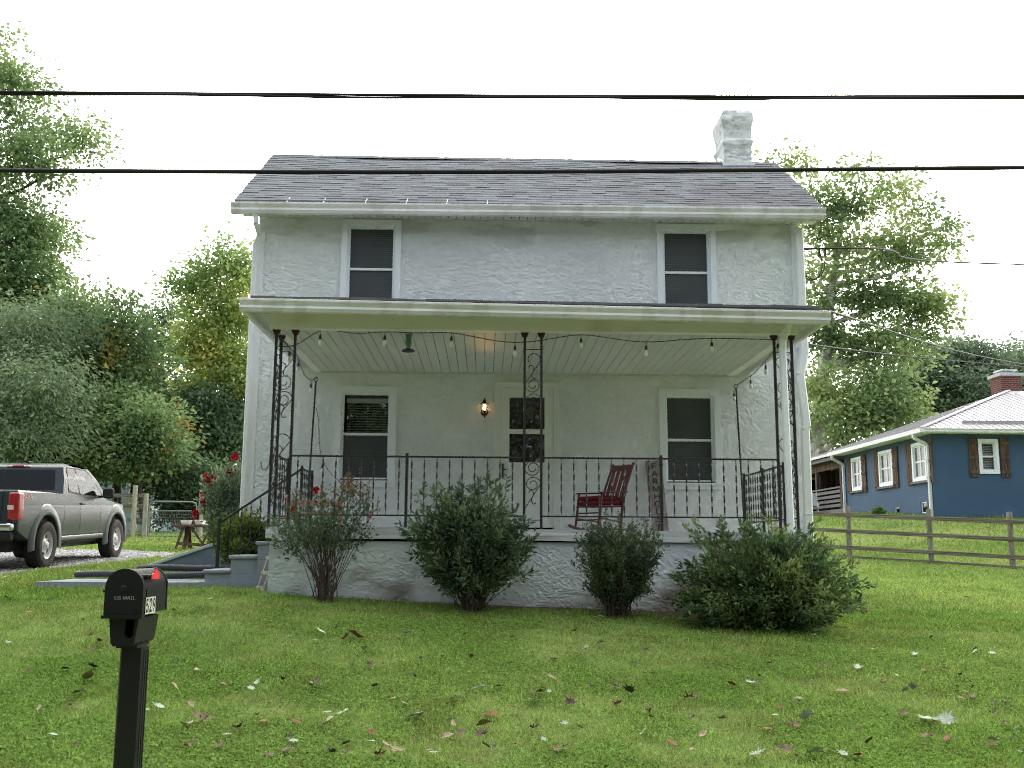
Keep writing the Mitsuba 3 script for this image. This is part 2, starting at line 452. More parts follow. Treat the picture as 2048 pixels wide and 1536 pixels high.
# ------------------------------------------------------------------ ground
GP = np.array([(-2.2, 7, .06), (0.2, 7, .06), (3.6, 7, .06), (8, 7, .08), (-8, 7, .08), (-2.58, 12.55, .90), (0.2, 12.55, .79), (2.26, 12.55, .72), (3.67, 12, .61), (3.9, 12.6, .66),
               (-2.98, 13.85, .87), (-3.73, 13.85, .92), (-5.89, 13.85, .914), (-6.7, 14.5, .96), (-7.3, 17.3, 1.10), (-7.27, 20.4, 1.23), (-9.2, 17.3, 1.09), (-9.2, 20.4, 1.22), (-11.2, 24, 1.385),
               (-7.4, 25, 1.38), (-10.15, 30, 1.7), (-4, 16.3, 1.08), (-5.35, 16.3, 1.10), (-4.0, 20.0, 1.15), (5, 13, .65), (8, 12, .52), (11.56, 22, .97), (8.9, 25, 1.295), (10.45, 24, 1.175),
               (11.85, 23, 1.087), (14, 20, .8), (13.77, 31, 2.44), (13.7, 38.6, 2.78), (22, 31, 2.44), (22, 39, 2.8), (13.6, 44, 2.7), (5.2, 18, .9), (4, 25, 1.35), (0, 25, 1.3), (0, 50, 2.2), (-15, 45, 2.0), (-30, 45, 2.0),
               (20, 55, 3.2), (35, 50, 3.2), (-25, 17, 1.0), (-25, 30, 1.6), (30, 20, 1.0), (30, 31, 2.4), (0, 4.6, -.02), (-10, 4.6, -.02), (10, 4.6, -.02), (0, 0, -.02), (-20, 0, -.02), (20, 0, -.02), (0, -12, 0),
               (-22, 7, .1), (22, 7, .1), (-8, 9.5, .40), (8, 9.5, .33), (-30, 70, 3), (30, 70, 4), (0, 75, 3)])
_rbf = RBFInterpolator(GP[:, :2], GP[:, 2], kernel='thin_plate_spline', smoothing=0.002)
gx = np.unique(np.concatenate([np.linspace(-120, -20, 21), np.linspace(-20, 20, 201), np.linspace(20, 120, 21)]))
gy = np.unique(np.concatenate([np.linspace(-30, 0, 11), np.linspace(0, 45, 226), np.linspace(45, 160, 24)]))
GX, GY = np.meshgrid(gx, gy, indexing='ij')
_q = np.stack([np.clip(GX, -34, 34), np.clip(GY, -12, 72)], -1).reshape(-1, 2)
GZ = np.clip(_rbf(_q), -0.05, 4.5).reshape(GX.shape)
GZ = GZ + np.where(GY > 6.6, 0.03 * (meshkit.fbm(np.stack([GX * 0.7, GY * 0.7, GX * 0], -1), 3) - 0.5), 0)
_gi = RegularGridInterpolator((gx, gy), GZ, bounds_error=False, fill_value=1.0)


def gz(x, y):
    return _gi(np.stack(np.broadcast_arrays(np.asarray(x, float), np.asarray(y, float)), -1))


def gp(x, y, dz=0.0):
    return np.array([x, y, gz(x, y).item() + dz])


def ground(px, py):
    """The point of the ground seen at a pixel."""
    d = ray(px, py)
    s = np.linspace(4, 90, 4000)
    p = EYE + s[:, None] * d
    k = np.argmax(p[:, 2] < gz(p[:, 0], p[:, 1]))
    return p[k]


def sheet(poly, dz, h=0.12, wob=0.0, seed=3):
    """The ground's own surface inside a shapely polygon in plan, dz above it."""
    x0, y0, x1, y1 = poly.bounds
    xs, ys = np.arange(x0 - h, x1 + 2 * h, h), np.arange(y0 - h, y1 + 2 * h, h)
    X, Y = np.meshgrid(xs, ys, indexing='ij')
    if wob:
        w = meshkit.fbm(np.stack([X * 2.3, Y * 2.3, X * 0 + seed], -1), 4) - 0.5
        w2 = meshkit.fbm(np.stack([X * 2.3, Y * 2.3, X * 0 + seed + 9], -1), 4) - 0.5
    else:
        w = w2 = 0
    import shapely
    ins = shapely.contains_xy(poly, X + 2 * wob * w, Y + 2 * wob * w2)
    idx = np.arange(X.size).reshape(X.shape)
    keep = ins[:-1, :-1] & ins[1:, :-1] & ins[1:, 1:] & ins[:-1, 1:]
    q = np.stack([idx[:-1, :-1], idx[1:, :-1], idx[1:, 1:], idx[:-1, 1:]], -1)[keep]
    v = np.stack([X.ravel(), Y.ravel(), gz(X, Y).ravel() + dz], -1)
    u, inv = np.unique(q, return_inverse=True)
    inv = inv.reshape(-1, 4)
    return trimesh.Trimesh(v[u], np.vstack([inv[:, [0, 1, 2]], inv[:, [0, 2, 3]]]), process=False)


nx, ny = GX.shape
_i = np.arange(nx * ny).reshape(nx, ny)
_f = np.stack([_i[:-1, :-1], _i[1:, :-1], _i[1:, 1:], _i[:-1, 1:]], -1).reshape(-1, 4)
structure('ground', (np.stack([GX, GY, GZ], -1).reshape(-1, 3), _f), 'lawn', smooth=True)
structure('road', sheet(sbox(-60, -3.5, 60, 4.4), 0.012, 0.4), 'asphalt', smooth=True)
DRIVE = Polygon([(-26, 13.2), (-12, 13.6), (-9.0, 14.0), (-7.0, 15.2), (-6.7, 16.8), (-6.4, 19.0), (-6.1, 21.0), (-6.4, 23.4), (-8.2, 24.2), (-12, 24.0), (-16, 23.2), (-26, 22.4)])
structure('gravel_driveway', sheet(DRIVE, 0.012, 0.08, 0.5), 'gravel', smooth=True)
BED = Polygon([(-2.9, 13.6), (-2.75, 12.46), (0, 12.34), (2.0, 12.12), (2.9, 11.75), (3.7, 11.75), (4.0, 12.2), (3.9, 12.9), (2, 12.9), (-2.5, 12.9)])
structure('soil_bed', sheet(BED, 0.008, 0.06, 0.12), 'soil', smooth=True)

# ------------------------------------------------------------------ the house
H = thing('house', 'white rough-stucco two-storey farmhouse with a grey shingle roof and a full-width front porch', 'house')
HX0, HX1, HY, HYB, EAVE, RIDGEY, RIDGEZ = -3.72, 5.08, 16.0, 20.4, 6.83, 18.2, 8.70
UWIN = [(-2.37, -1.41, 5.23, 6.755), (2.772, 3.738, 5.23, 6.755)]
LWIN = [(-2.385, -1.42, 2.415, 4.01), (2.765, 3.735, 2.415, 4.012)]
DOOR = (0.171, 1.135, 1.76, 4.06)


def inner(w):
    return sbox(w[0] + 0.085, w[2] + 0.095, w[1] - 0.085, w[3] - 0.085)


front = Polygon([(HX0, 0.6), (HX1, 0.6), (HX1, EAVE), (HX0, EAVE)])
for w in UWIN + LWIN:
    front = front.difference(inner(w))
front = front.difference(sbox(DOOR[0] + 0.06, DOOR[2], DOOR[1] - 0.06, DOOR[3] - 0.06))
w = MB().plate(front, HY, HY + 0.25)
gable = Polygon([(HY + 0.25, 0.6), (HYB, 0.6), (HYB, EAVE - 0.02), (RIDGEY, RIDGEZ - 0.2), (HY + 0.25, EAVE + 0.02)])
w.side(gable, HX0, HX0 + 0.22).side(gable, HX1 - 0.22, HX1)
w.box(HX0 + 0.22, HX1 - 0.22, HYB - 0.22, HYB, 0.6, EAVE - 0.02)
part(H, 'wall', w, 'stucco')
b = MB().box(HX0 + 0.25, HX1 - 0.25, 17.6, 17.65, 0.6, 6.7).box(HX0 + 0.25, HX1 - 0.25, HY + 0.26, 17.6, 4.45, 4.52).box(HX0 + 0.25, HX1 - 0.25, HY + 0.26, 17.6, 1.55, 1.62).box(HX0 + 0.25, HX1 - 0.25, HY + 0.26, 17.6, 6.70, 6.75)
part(H, 'interior', b, 'dark_room')
# corner boards
part(H, 'corner_board', MB().box(HX0 - 0.012, HX0 + 0.10, HY - 0.02, HY + 0.08, 0.75, 6.55), 'white_vinyl')
part(H, 'corner_board', MB().box(HX1 - 0.09, HX1 + 0.015, HY - 0.025, HY + 0.1, 4.7, 6.78), 'white_vinyl')


def framed(poly, w, y0, y1):
    """four butted boards of width w inside the rectangle poly = (x0, z0, x1, z1)."""
    x0, z0, x1, z1 = poly
    m = MB()
    m.box(x0, x0 + w, y0, y1, z0, z1)
    m.box(x1 - w, x1, y0, y1, z0, z1)
    m.box(x0 + w, x1 - w, y0 + 0.001, y1, z1 - w, z1)
    m.box(x0 + w, x1 - w, y0 + 0.001, y1, z0, z0 + w)
    return m


def window(w, zm, screens, sash_w=0.030, drop=0.0):
    x0, x1, z0, z1 = w
    k = part(H, 'window', framed((x0, z0, x1, z1), 0.09, HY - 0.035, HY + 0.03), 'window_white')
    labels.setdefault(k, {})
    a0, a1, b0, b1 = x0 + 0.09, x1 - 0.09, z0 + 0.105, z1 - 0.09
    part(k, 'frame', framed((a0, b0, a1, b1), 0.020, HY + 0.01, HY + 0.16), 'window_white')
    c = (a0 + 0.020, b0 + 0.020, a1 - 0.020, b1 - 0.020)
    up = (c[0], zm - 0.02, c[2], c[3])
    lo = (c[0], c[1], c[2], zm + 0.02)
    part(k, 'upper_sash', framed(up, sash_w * 0.8, HY + 0.045, HY + 0.075), 'window_white')
    part(k, 'lower_sash', framed((lo[0], lo[1], lo[2], lo[3] - 0.0005), sash_w * 0.8, HY + 0.05, HY + 0.0745), 'window_white')
    part(k, 'sill', MB().box(x0 - 0.01, x1 + 0.01, HY - 0.055, HY - 0.031, z0 + 0.07, z0 + 0.10), 'window_white')
    part(k, 'sill_shadow_strip', MB().box(a0 + 0.02, a1 - 0.02, HY + 0.004, HY + 0.012, b0 - 0.004, b0 + 0.016), 'soffit_dark')  # dark strip painted in for the shadow line under the window frame
    s = sash_w * 0.8
    for p, y, scr in ((up, HY + 0.065, screens[0]), (lo, HY + 0.068, screens[1])):
        y = y + (0.022 if scr else 0)
        m = MB().raw([(p[0] + s, y, p[1] + s), (p[2] - s, y, p[1] + s), (p[2] - s, y, p[3] - s), (p[0] + s, y, p[3] - s)], [[0, 1, 2, 3]])
        part(k, 'pane', m, 'pane')
        if scr:
            y2 = HY + 0.078
            m = MB().box(p[0] + 0.012, p[2] - 0.012, y2, y2 + 0.004, p[1] + 0.01, p[3] - 0.008)
            part(k, 'screen', m, 'screen_mesh')
    if not all(screens):
        m = MB()
        z = c[1] + 0.05
        while z < c[3] - 0.14:
            m.raw([(c[0] + 0.05, HY + 0.205, z - 0.009), (c[2] - 0.05, HY + 0.205, z - 0.009), (c[2] - 0.05, HY + 0.25, z + 0.012), (c[0] + 0.05, HY + 0.25, z + 0.012)], [[0, 1, 2, 3]])
            z += 0.042
        m.box(c[0] + 0.04, c[2] - 0.04, HY + 0.20, HY + 0.25, c[3] - 0.13, c[3] - 0.06)
        for xx in (c[0] + 0.10, (c[0] + c[2]) / 2, c[2] - 0.10):
            m.box(xx - 0.002, xx + 0.002, HY + 0.198, HY + 0.201, c[1] + 0.05, c[3] - 0.12)
        part(k, 'blind', m, 'blind')
    return k


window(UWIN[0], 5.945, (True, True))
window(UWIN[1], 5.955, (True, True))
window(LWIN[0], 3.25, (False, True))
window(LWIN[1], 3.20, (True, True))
# door
x0, x1, z0, z1 = DOOR
m = MB().box(x0 - 0.01, x0 + 0.055, HY - 0.035, HY + 0.05, z0, z1 + 0.01).box(x1 - 0.055, x1 + 0.01, HY - 0.035, HY + 0.05, z0, z1 + 0.01).box(x0 + 0.055, x1 - 0.055, HY - 0.034, HY + 0.05, z1 - 0.05, z1 + 0.01)
m.box(x0 - 0.035, x0 - 0.01, HY - 0.05, HY + 0.02, z0, z1 + 0.035).box(x1 + 0.01, x1 + 0.035, HY - 0.05, HY + 0.02, z0, z1 + 0.035).box(x0 - 0.01, x1 + 0.01, HY - 0.05, HY + 0.02, z1 + 0.01, z1 + 0.035)
D = part(H, 'door', framed((0.228, 1.80, 1.078, 4.0), 0.145, HY - 0.012, HY + 0.03), 'door_paint')
part(D, 'door_frame', m, 'door_paint')
for (ax, az), (bx, bz) in (((0.40, 2.0), (0.905, 2.78)), ((0.40, 2.78), (0.905, 2.0))):
    part(D, 'brace', MB().beam((ax, HY - 0.008, az), (bx, HY - 0.008 - 0.002 * (az > 2.5), bz), 0.008, 0.045, up=(0, 0, 1)), 'door_paint')
part(D, 'lower_panel', MB().box(0.373, 0.933, HY - 0.006, HY + 0.026, 1.945, 2.82), 'door_paint')
part(D, 'glazing_bar', MB().box(0.372, 0.934, HY - 0.011, HY + 0.028, 3.27, 3.345), 'door_paint')
for za, zb in ((2.82, 3.27), (3.345, 3.855)):
    part(D, 'pane', MB().raw([(0.373, HY + 0.005, za), (0.933, HY + 0.005, za), (0.933, HY + 0.005, zb), (0.373, HY + 0.005, zb)], [[0, 1, 2, 3]]), 'pane')
part(D, 'lace_curtain', MB().box(0.36, 0.945, HY + 0.10, HY + 0.105, 2.75, 3.80), 'lace')
part(D, 'handle', MB().box(0.262, 0.288, HY - 0.035, HY - 0.012, 2.58, 2.80).tube([(0.275, HY - 0.03, 2.70), (0.275, HY - 0.075, 2.70), (0.33, HY - 0.08, 2.70)], 0.009), 'black_plastic')
part(D, 'threshold', MB().box(0.16, 1.145, HY - 0.10, HY - 0.052, 1.70, 1.775), 'concrete')
part(D, 'hinge_gap', MB().box(0.2195, 0.2275, HY - 0.013, HY + 0.01, 1.81, 3.99), 'soffit_dark')

# main roof: deck, shingles, gutter, soffit
EY, EZ = 15.60, 6.93
RX0, RX1 = -4.02, 5.42
SL = np.array([0, RIDGEY - EY, RIDGEZ - EZ])
LEN = np.linalg.norm(SL)
SL = SL / LEN
NM = np.array([0, -SL[2], SL[1]])


def rp(x, s, h=0.0):
    return np.array([x, EY, EZ]) + SL * s + NM * h


def sag(x, s):
    return 0.018 * math.sin(x * 1.3 + 0.5) * (s / LEN)


m = MB()
m.hexa([rp(RX0, 0, -0.10), rp(RX1, 0, -0.10), rp(RX0, LEN, -0.10), rp(RX1, LEN, -0.10), rp(RX0, 0, -0.022), rp(RX1, 0, -0.022), rp(RX0, LEN, -0.022), rp(RX1, LEN, -0.022)])
back = [(RX0, RIDGEY, RIDGEZ - 0.12), (RX1, RIDGEY, RIDGEZ - 0.12), (RX0, 20.8, EZ - 0.1), (RX1, 20.8, EZ - 0.1)]
m.hexa(back + [(p[0], p[1], p[2] + 0.10) for p in back])
R = part(H, 'main_roof', m, 'shingle_dark')
EXPO, TABW = 0.142, 0.31
rows = int(LEN / EXPO)
rest = {k: MB() for k in ('shingle_grey', 'shingle_mid', 'shingle_dark')}
cnt = 0
r2 = np.random.default_rng(5)
for i in range(rows + 1):
    off = (i % 3) * 0.11 + r2.uniform(-0.02, 0.02)
    x = RX0 - off
    while x < RX1 - 0.02:
        wdt = TABW * r2.uniform(0.72, 1.28)
        xa, xb = max(x + 0.0012, RX0 - 0.012), min(x + wdt - 0.0012, RX1 + 0.012)
        x += wdt
        if xb - xa < 0.03:
            continue
        s0, s1 = i * EXPO - 0.02, min((i + 1) * EXPO + 0.03, LEN + 0.01)
        thick = 0.012 if r2.random() < 0.6 else 0.019
        w0, w1 = sag(xa, s0), sag(xb, s0)
        w2, w3 = sag(xa, s1), sag(xb, s1)
        dy = r2.uniform(-0.003, 0.003)
        c8 = [rp(xa, s0 + dy, -0.022 + w0), rp(xb, s0 + dy, -0.022 + w1), rp(xa, s1, -0.024 + w2), rp(xb, s1, -0.024 + w3), rp(xa, s0 + dy, thick + w0), rp(xb, s0 + dy, thick + w1), rp(xa, s1, 0.004 + w2), rp(xb, s1, 0.004 + w3)]
        mat = ('shingle_grey', 'shingle_mid', 'shingle_dark')[int(r2.choice(3, p=[0.5, 0.32, 0.18]))]
        if cnt < 300:
            part(R, 'shingle', MB().hexa(c8), mat)
            cnt += 1
        else:
            rest[mat].hexa(c8)
for mat, q in rest.items():
    k = part(R, 'shingle_field', q, mat)
    labels[k] = {'kind': 'stuff'}
# ridge caps
m = MB()
x = RX0
while x < RX1:
    xb = min(x + 0.3, RX1 + 0.01)
    for sgn in (-1, 1):
        p = np.array([[x, RIDGEY, RIDGEZ + 0.035], [xb, RIDGEY, RIDGEZ + 0.03], [xb, RIDGEY + sgn * 0.13, RIDGEZ - 0.06], [x, RIDGEY + sgn * 0.13, RIDGEZ - 0.055]])
        m.raw(p, [[0, 1, 2, 3]])
    x += 0.29
part(R, 'ridge_cap', m, 'shingle_mid')


def kgutter(x0, z0, x1, z1, Y, h=0.135, d=0.125):
    """K-style gutter along x with its back at Y + d."""
    prof = [(d, 0), (d, -h), (0.045, -h), (0.022, -h * 0.72), (0.030, -h * 0.52), (0.0, -h * 0.16), (0.0, 0.0), (0.010, 0.004), (0.016, -0.006), (0.018, -h * 0.2), (0.05, -h * 0.6), (0.06, -h + 0.01), (d - 0.006, -h + 0.01), (d - 0.006, 0)]
    v = [(x, Y + a, z + b) for x, z in ((x0, z0), (x1, z1)) for a, b in prof]
    n = len(prof)
    f = [[i, (i + 1) % n, n + (i + 1) % n, n + i] for i in range(n)]
    m = MB().raw(v, f)
    for x, z, s in ((x0, z0, -1), (x1, z1, 1)):
        m.plate(Polygon([(0, 0), (0.001, 0), (0.001, 0.001)]), 0, 0.001) if False else None
        pts = [(Y + a, z + b) for a, b in prof[:7]]
        m.side(Polygon(pts).buffer(0), min(x, x + s * 0.006), max(x, x + s * 0.006))
    return m


G = part(H, 'gutter', kgutter(-4.06, 6.855, 5.41, 6.895, 15.46, 0.165), 'gutter_paint')
for px in (573, 646, 730, 812, 893, 974):
    p = at(px, 408, 15.52)
    part(G, 'gutter_strap', MB().beam((p[0], 15.50, 6.865), (p[0] + 0.01, 15.72, 7.03), 0.014, 0.004), 'white_vinyl')
m = MB().box(RX0 + 0.04, RX1 - 0.04, 15.59, 15.62, 6.72, 6.90)
for sx in (RX0 + 0.01, RX1 - 0.035):
    m.hexa([(sx, 15.62, 6.72), (sx + 0.025, 15.62, 6.72), (sx, RIDGEY, 8.48), (sx + 0.025, RIDGEY, 8.48), (sx, 15.62, 6.88), (sx + 0.025, 15.62, 6.88), (sx, RIDGEY, 8.60), (sx + 0.025, RIDGEY, 8.60)])
    m.hexa([(sx, 20.75, 6.72), (sx + 0.025, 20.75, 6.72), (sx, RIDGEY, 8.48), (sx + 0.025, RIDGEY, 8.48), (sx, 20.75, 6.84), (sx + 0.025, 20.75, 6.84), (sx, RIDGEY, 8.58), (sx + 0.025, RIDGEY, 8.58)])
part(H, 'fascia', m, 'gutter_paint')
m = MB()
x = RX0 + 0.05
while x < RX1 - 0.05:
    m.box(x + 0.010, min(x + 0.126, RX1 - 0.05), 15.62, 15.985, 6.782, 6.808)
    x += 0.128
k = part(H, 'eave_soffit', m, 'ceiling_vinyl')
labels[k] = {'kind': 'stuff'}
part(H, 'soffit_backing', MB().box(RX0 + 0.05, RX1 - 0.05, 15.62, 15.99, 6.809, 6.82), 'soffit_dark')
# upper downspout at the left corner, and the one that runs down the right corner
m = MB()
pts = [at(511, 424, 15.55), at(512, 446, 15.58), at(519, 470, 15.90), (HX0 - 0.03, 15.93, 6.3), (HX0 - 0.035, 15.94, 5.45), (HX0 - 0.04, 15.94, 1.35)]
for a, c in zip(pts[:-1], pts[1:]):
    m.beam(np.array(a), np.array(c), 0.075, 0.055, up=(0, 1, 0), ch=0.012)
part(H, 'downspout', m, 'white_vinyl')
m = MB()
pts = [(HX1 + 0.03, 15.96, 6.7), (HX1 + 0.035, 15.95, 4.6), (5.03, 15.93, 4.25), (5.09, 15.90, 3.42), (5.065, 15.90, 3.36), (5.06, 15.9, 2.0), (5.06, 15.88, 1.02)]
for a, c in zip(pts[:-1], pts[1:]):
    m.beam(np.array(a), np.array(c), 0.14, 0.09, up=(0, 1, 0), ch=0.02)
m.box(4.99, 5.13, 15.84, 15.95, 2.03, 2.045)
k = part(H, 'downspout', m, 'white_vinyl')
labels[k] = {'label': 'wide dented white downspout at the right corner of the house'}
# chimney: swelling stucco stack
_zs = np.array([8.2, 8.60, 8.64, 8.80, 8.98, 9.02, 9.10, 9.14, 9.24, 9.36, 9.46, 9.56, 9.66, 9.72, 9.73])
_gw = np.array([.0, .0, .02, .015, .02, .05, .055, .02, .015, .03, .06, .075, .045, .01, -.02])
zs = np.concatenate([[8.2, 8.6], np.linspace(8.62, 9.72, 46), [9.73]])
gw = np.interp(zs, _zs, _gw) * 0.85
ch = []
NP = 18
for z, g in zip(zs, gw):
    hx, hy = 0.245 + g, 0.33 + g
    loop = []
    for s in range(4):
        for t in np.linspace(-1, 1, NP, endpoint=False):
            loop.append(((t * hx, -hy), (hx, t * hy), (-t * hx, hy), (-hx, -t * hy))[s])
    loop = np.array(loop)
    P3 = np.column_stack([loop + [4.70, 18.42], np.full(len(loop), z)])
    if z > 8.6:
        dd = (meshkit.fbm(P3 * [6, 6, 16], 3) - 0.5) * 0.035
        P3[:, :2] += (P3[:, :2] - [4.70, 18.42]) * dd[:, None] * 3
        P3[:, 2] += (meshkit.fbm(P3 * [5, 5, 5] + 9, 2) - 0.5) * 0.03
    ch.append(P3)
n = len(ch[0])
f = [[k * n + i, k * n + (i + 1) % n, (k + 1) * n + (i + 1) % n, (k + 1) * n + i] for k in range(len(zs) - 1) for i in range(n)]
v = np.vstack(ch + [[[4.70, 18.42, 9.72]]])
f = np.array(f)
f = np.vstack([f[:, [0, 1, 2]], f[:, [0, 2, 3]], [[(len(zs) - 1) * n + i, (len(zs) - 1) * n + (i + 1) % n, len(v) - 1] for i in range(n)]])
C = part(R, 'chimney', (v, f), 'chimney_stucco', smooth=50)
m = MB().box(4.40, 5.0, 18.02, 18.04, 8.40, 8.655)
m.beam((4.405, 18.05, 8.55), (4.405, 18.5, 8.80), 0.012, 0.25)
part(R, 'chimney_flashing', m, 'white_vinyl')

# ------------------------------------------------------------------ porch
PX0, PX1, PY = -2.70, 3.98, 12.75
CZ = 4.243
FLZ = 1.722


def slabz(x):
    return 1.731 - 0.0055 * (x - PX0)


m = MB()
q = [(-2.665, 12.54), (3.95, 12.54)]
m.hexa([(-2.665, 12.54, slabz(-2.665) - 0.135), (4.02, 12.54, slabz(4) - 0.135), (-2.665, 15.99, slabz(-2.7) - 0.135), (4.02, 15.99, slabz(4) - 0.135),
        (-2.665, 12.54, slabz(-2.7)), (4.02, 12.54, slabz(4)), (-2.665, 15.99, slabz(-2.7)), (4.02, 15.99, slabz(4))])
slab = m.mesh().subdivide().subdivide().subdivide().subdivide()
slab.vertices += np.where(np.abs(slab.vertices[:, 1:2] - 12.54) < 0.01, 1, 0) * (meshkit.fbm(slab.vertices * [6, 6, 14], 3)[:, None] - 0.5) * np.array([0, 0.03, 0.02])
part(H, 'porch_slab', slab, 'concrete')
part(H, 'porch_base', MB().box(-2.62, 3.96, 12.58, 15.98, 0.3, slabz(4) - 0.136), 'base_stucco')
# beam, ceiling boards, hip roof
part(H, 'porch_beam', MB().box(-2.745, 3.99, 12.64, 12.785, 4.219, 4.43).box(-2.745, -2.62, 12.785, 15.98, 4.232, 4.43).box(3.86, 3.99, 12.785, 15.98, 4.232, 4.43), 'fascia_paint')
CE = part(H, 'porch_ceiling', MB().box(-2.615, 3.855, 12.79, 15.985, CZ + 0.012, CZ + 0.03), 'groove')
x = -2.615
while x < 3.84:
    xb = min(x + 0.1275, 3.852)
    part(CE, 'board', MB().hexa([(x + 0.001, 12.79, CZ), (xb, 12.79, CZ), (x + 0.001, 15.98, CZ), (xb, 15.98, CZ), (x + 0.001, 12.79, CZ + 0.0115), (xb, 12.79, CZ + 0.0115), (x + 0.001, 15.98, CZ + 0.0115), (xb, 15.98, CZ + 0.0115)]), 'ceiling_vinyl')
    x += 0.1365
part(CE, 'ceiling_trim', MB().box(-2.615, 3.855, 15.955, 15.979, CZ - 0.022, CZ - 0.002), 'ceiling_vinyl')
QX0, QX1, QY = -2.93, 4.20, 12.36


def ez(x):
    return 4.535 - 0.0065 * (x - QX0)


ZW = 5.36
v = [(QX0, QY, ez(QX0)), (QX1, QY, ez(QX1)), (QX1, 15.99, ez(QX1)), (QX0, 15.99, ez(QX0)), (-2.0, 15.99, ZW), (3.3, 15.99, ZW)]
PR = part(H, 'porch_roof', MB().raw(v + [(a, c, z - 0.03) for a, c, z in v], [[0, 1, 5, 4], [1, 2, 5, 5], [3, 0, 4, 4], [6, 10, 11, 7], [7, 11, 8, 8], [9, 10, 6, 6], [0, 6, 7, 1], [1, 7, 8, 2], [3, 9, 6, 0]]), 'shingle_dark')
# courses of shingles on the three faces
cm = MB()
A, B_, Cc, Dd, E5, F5 = (np.array(p, float) for p in v)


def course(p0, p1, q0, q1, n, first=False):
    """rows between the eave p0-p1 and the top edge q0-q1."""
    up = np.cross(p1 - p0, q0 - p0)
    up /= np.linalg.norm(up)
    up = up * np.sign(up[2])
    for i in range(n):
        t0, t1 = i / n, min((i + 1.25) / n, 1)
        a, b = p0 + (q0 - p0) * t0, p1 + (q1 - p1) * t0
        c, d = p0 + (q0 - p0) * t1, p1 + (q1 - p1) * t1
        L = np.linalg.norm(b - a)
        k = max(1, int(L / 0.3))
        for j in range(k):
            u0, u1 = (j + 0.01) / k, (j + 0.99) / k
            th = 0.018 + 0.016 * r2.random()
            ov = -0.03 if i == 0 else 0
            s = (a - c) / np.linalg.norm(a - c) * -ov
            c8 = [a + (b - a) * u0 + s, a + (b - a) * u1 + s, c + (d - c) * u0, c + (d - c) * u1]
            c8 = c8 + [c8[0] + up * th, c8[1] + up * th, c8[2] + up * 0.008, c8[3] + up * 0.008]
            if first and i == 0:
                part(PR, 'shingle', MB().hexa(c8), ('shingle_mid', 'shingle_dark')[j % 3 == 0])
            else:
                cm.hexa(c8)


course(A, B_, E5, F5, 20, True)
course(B_, Cc, F5, F5, 6)
course(Dd, A, E5, E5, 6)
k = part(PR, 'shingle_field', cm, 'shingle_dark')
labels[k] = {'kind': 'stuff'}
G = part(H, 'porch_gutter', kgutter(-3.045, 4.507, 4.285, 4.430, 12.25, 0.15), 'gutter_paint')
m = MB()
# side eave fascia with its bottom edge falling back to the wall
for xa, xb, zt in ((-3.03, -2.985, 4.50), (4.215, 4.26, 4.43)):
    m.hexa([(xa, 12.385, zt - 0.15), (xb, 12.385, zt - 0.15), (xa, 15.98, zt - 0.15), (xb, 15.98, zt - 0.15), (xa, 12.385, zt), (xb, 12.385, zt), (xa, 15.98, zt), (xb, 15.98, zt)])
m.hexa([(-2.985, 12.378, 4.36), (4.215, 12.378, 4.285), (-2.985, 12.40, 4.36), (4.215, 12.40, 4.285), (-2.985, 12.378, 4.49), (4.215, 12.378, 4.42), (-2.985, 12.40, 4.49), (4.215, 12.40, 4.42)])
part(H, 'porch_fascia', m, 'gutter_paint')
m = MB()


def psz(x):
    return 4.395 - 0.0085 * (x + 2.98)


x = -2.98
while x < 4.2:
    xb = min(x + 0.124, 4.21)
    m.hexa([(x + 0.006, 12.401, psz(x)), (xb, 12.401, psz(xb)), (x + 0.006, 12.635, psz(x) + 0.02), (xb, 12.635, psz(xb) + 0.02), (x + 0.006, 12.401, psz(x) + 0.012), (xb, 12.401, psz(xb) + 0.012), (x + 0.006, 12.635, psz(x) + 0.032), (xb, 12.635, psz(xb) + 0.032)])
    x += 0.134
for xa, xb, z in ((-2.98, -2.746, 4.405), (3.991, 4.21, 4.335)):
    for j in range(5):
        w_ = (xb - xa) / 5
        m.box(xa + j * w_ + 0.004, xa + (j + 1) * w_, 12.65, 15.98, z, z + 0.012)
k = part(H, 'porch_soffit', m, 'ceiling_vinyl')
labels[k] = {'kind': 'stuff'}
part(H, 'porch_downspout', (lambda mm: [mm.beam(np.array(a), np.array(c), 0.085, 0.065, up=(0, 1, 0), ch=0.015) for a, c in zip(
    [at(1578, 640, 12.33), at(1577, 652, 12.42), at(1566, 678, 12.60), at(1565, 700, 12.62)], [at(1577, 652, 12.42), at(1566, 678, 12.60), at(1565, 700, 12.62), at(1582, 1068, 12.46)])] and mm)(MB()), 'white_vinyl')


# iron columns
def spiral(c, r0, r1, a0, turns, u, n=26):
    t = np.linspace(0, 1, n)
    a = a0 + turns * 2 * math.pi * t
    r = r0 + (r1 - r0) * t
    return [np.asarray(c) + u * (rr * math.cos(x)) + np.array([0, 0, rr * math.sin(x)]) for rr, x in zip(r, a)]


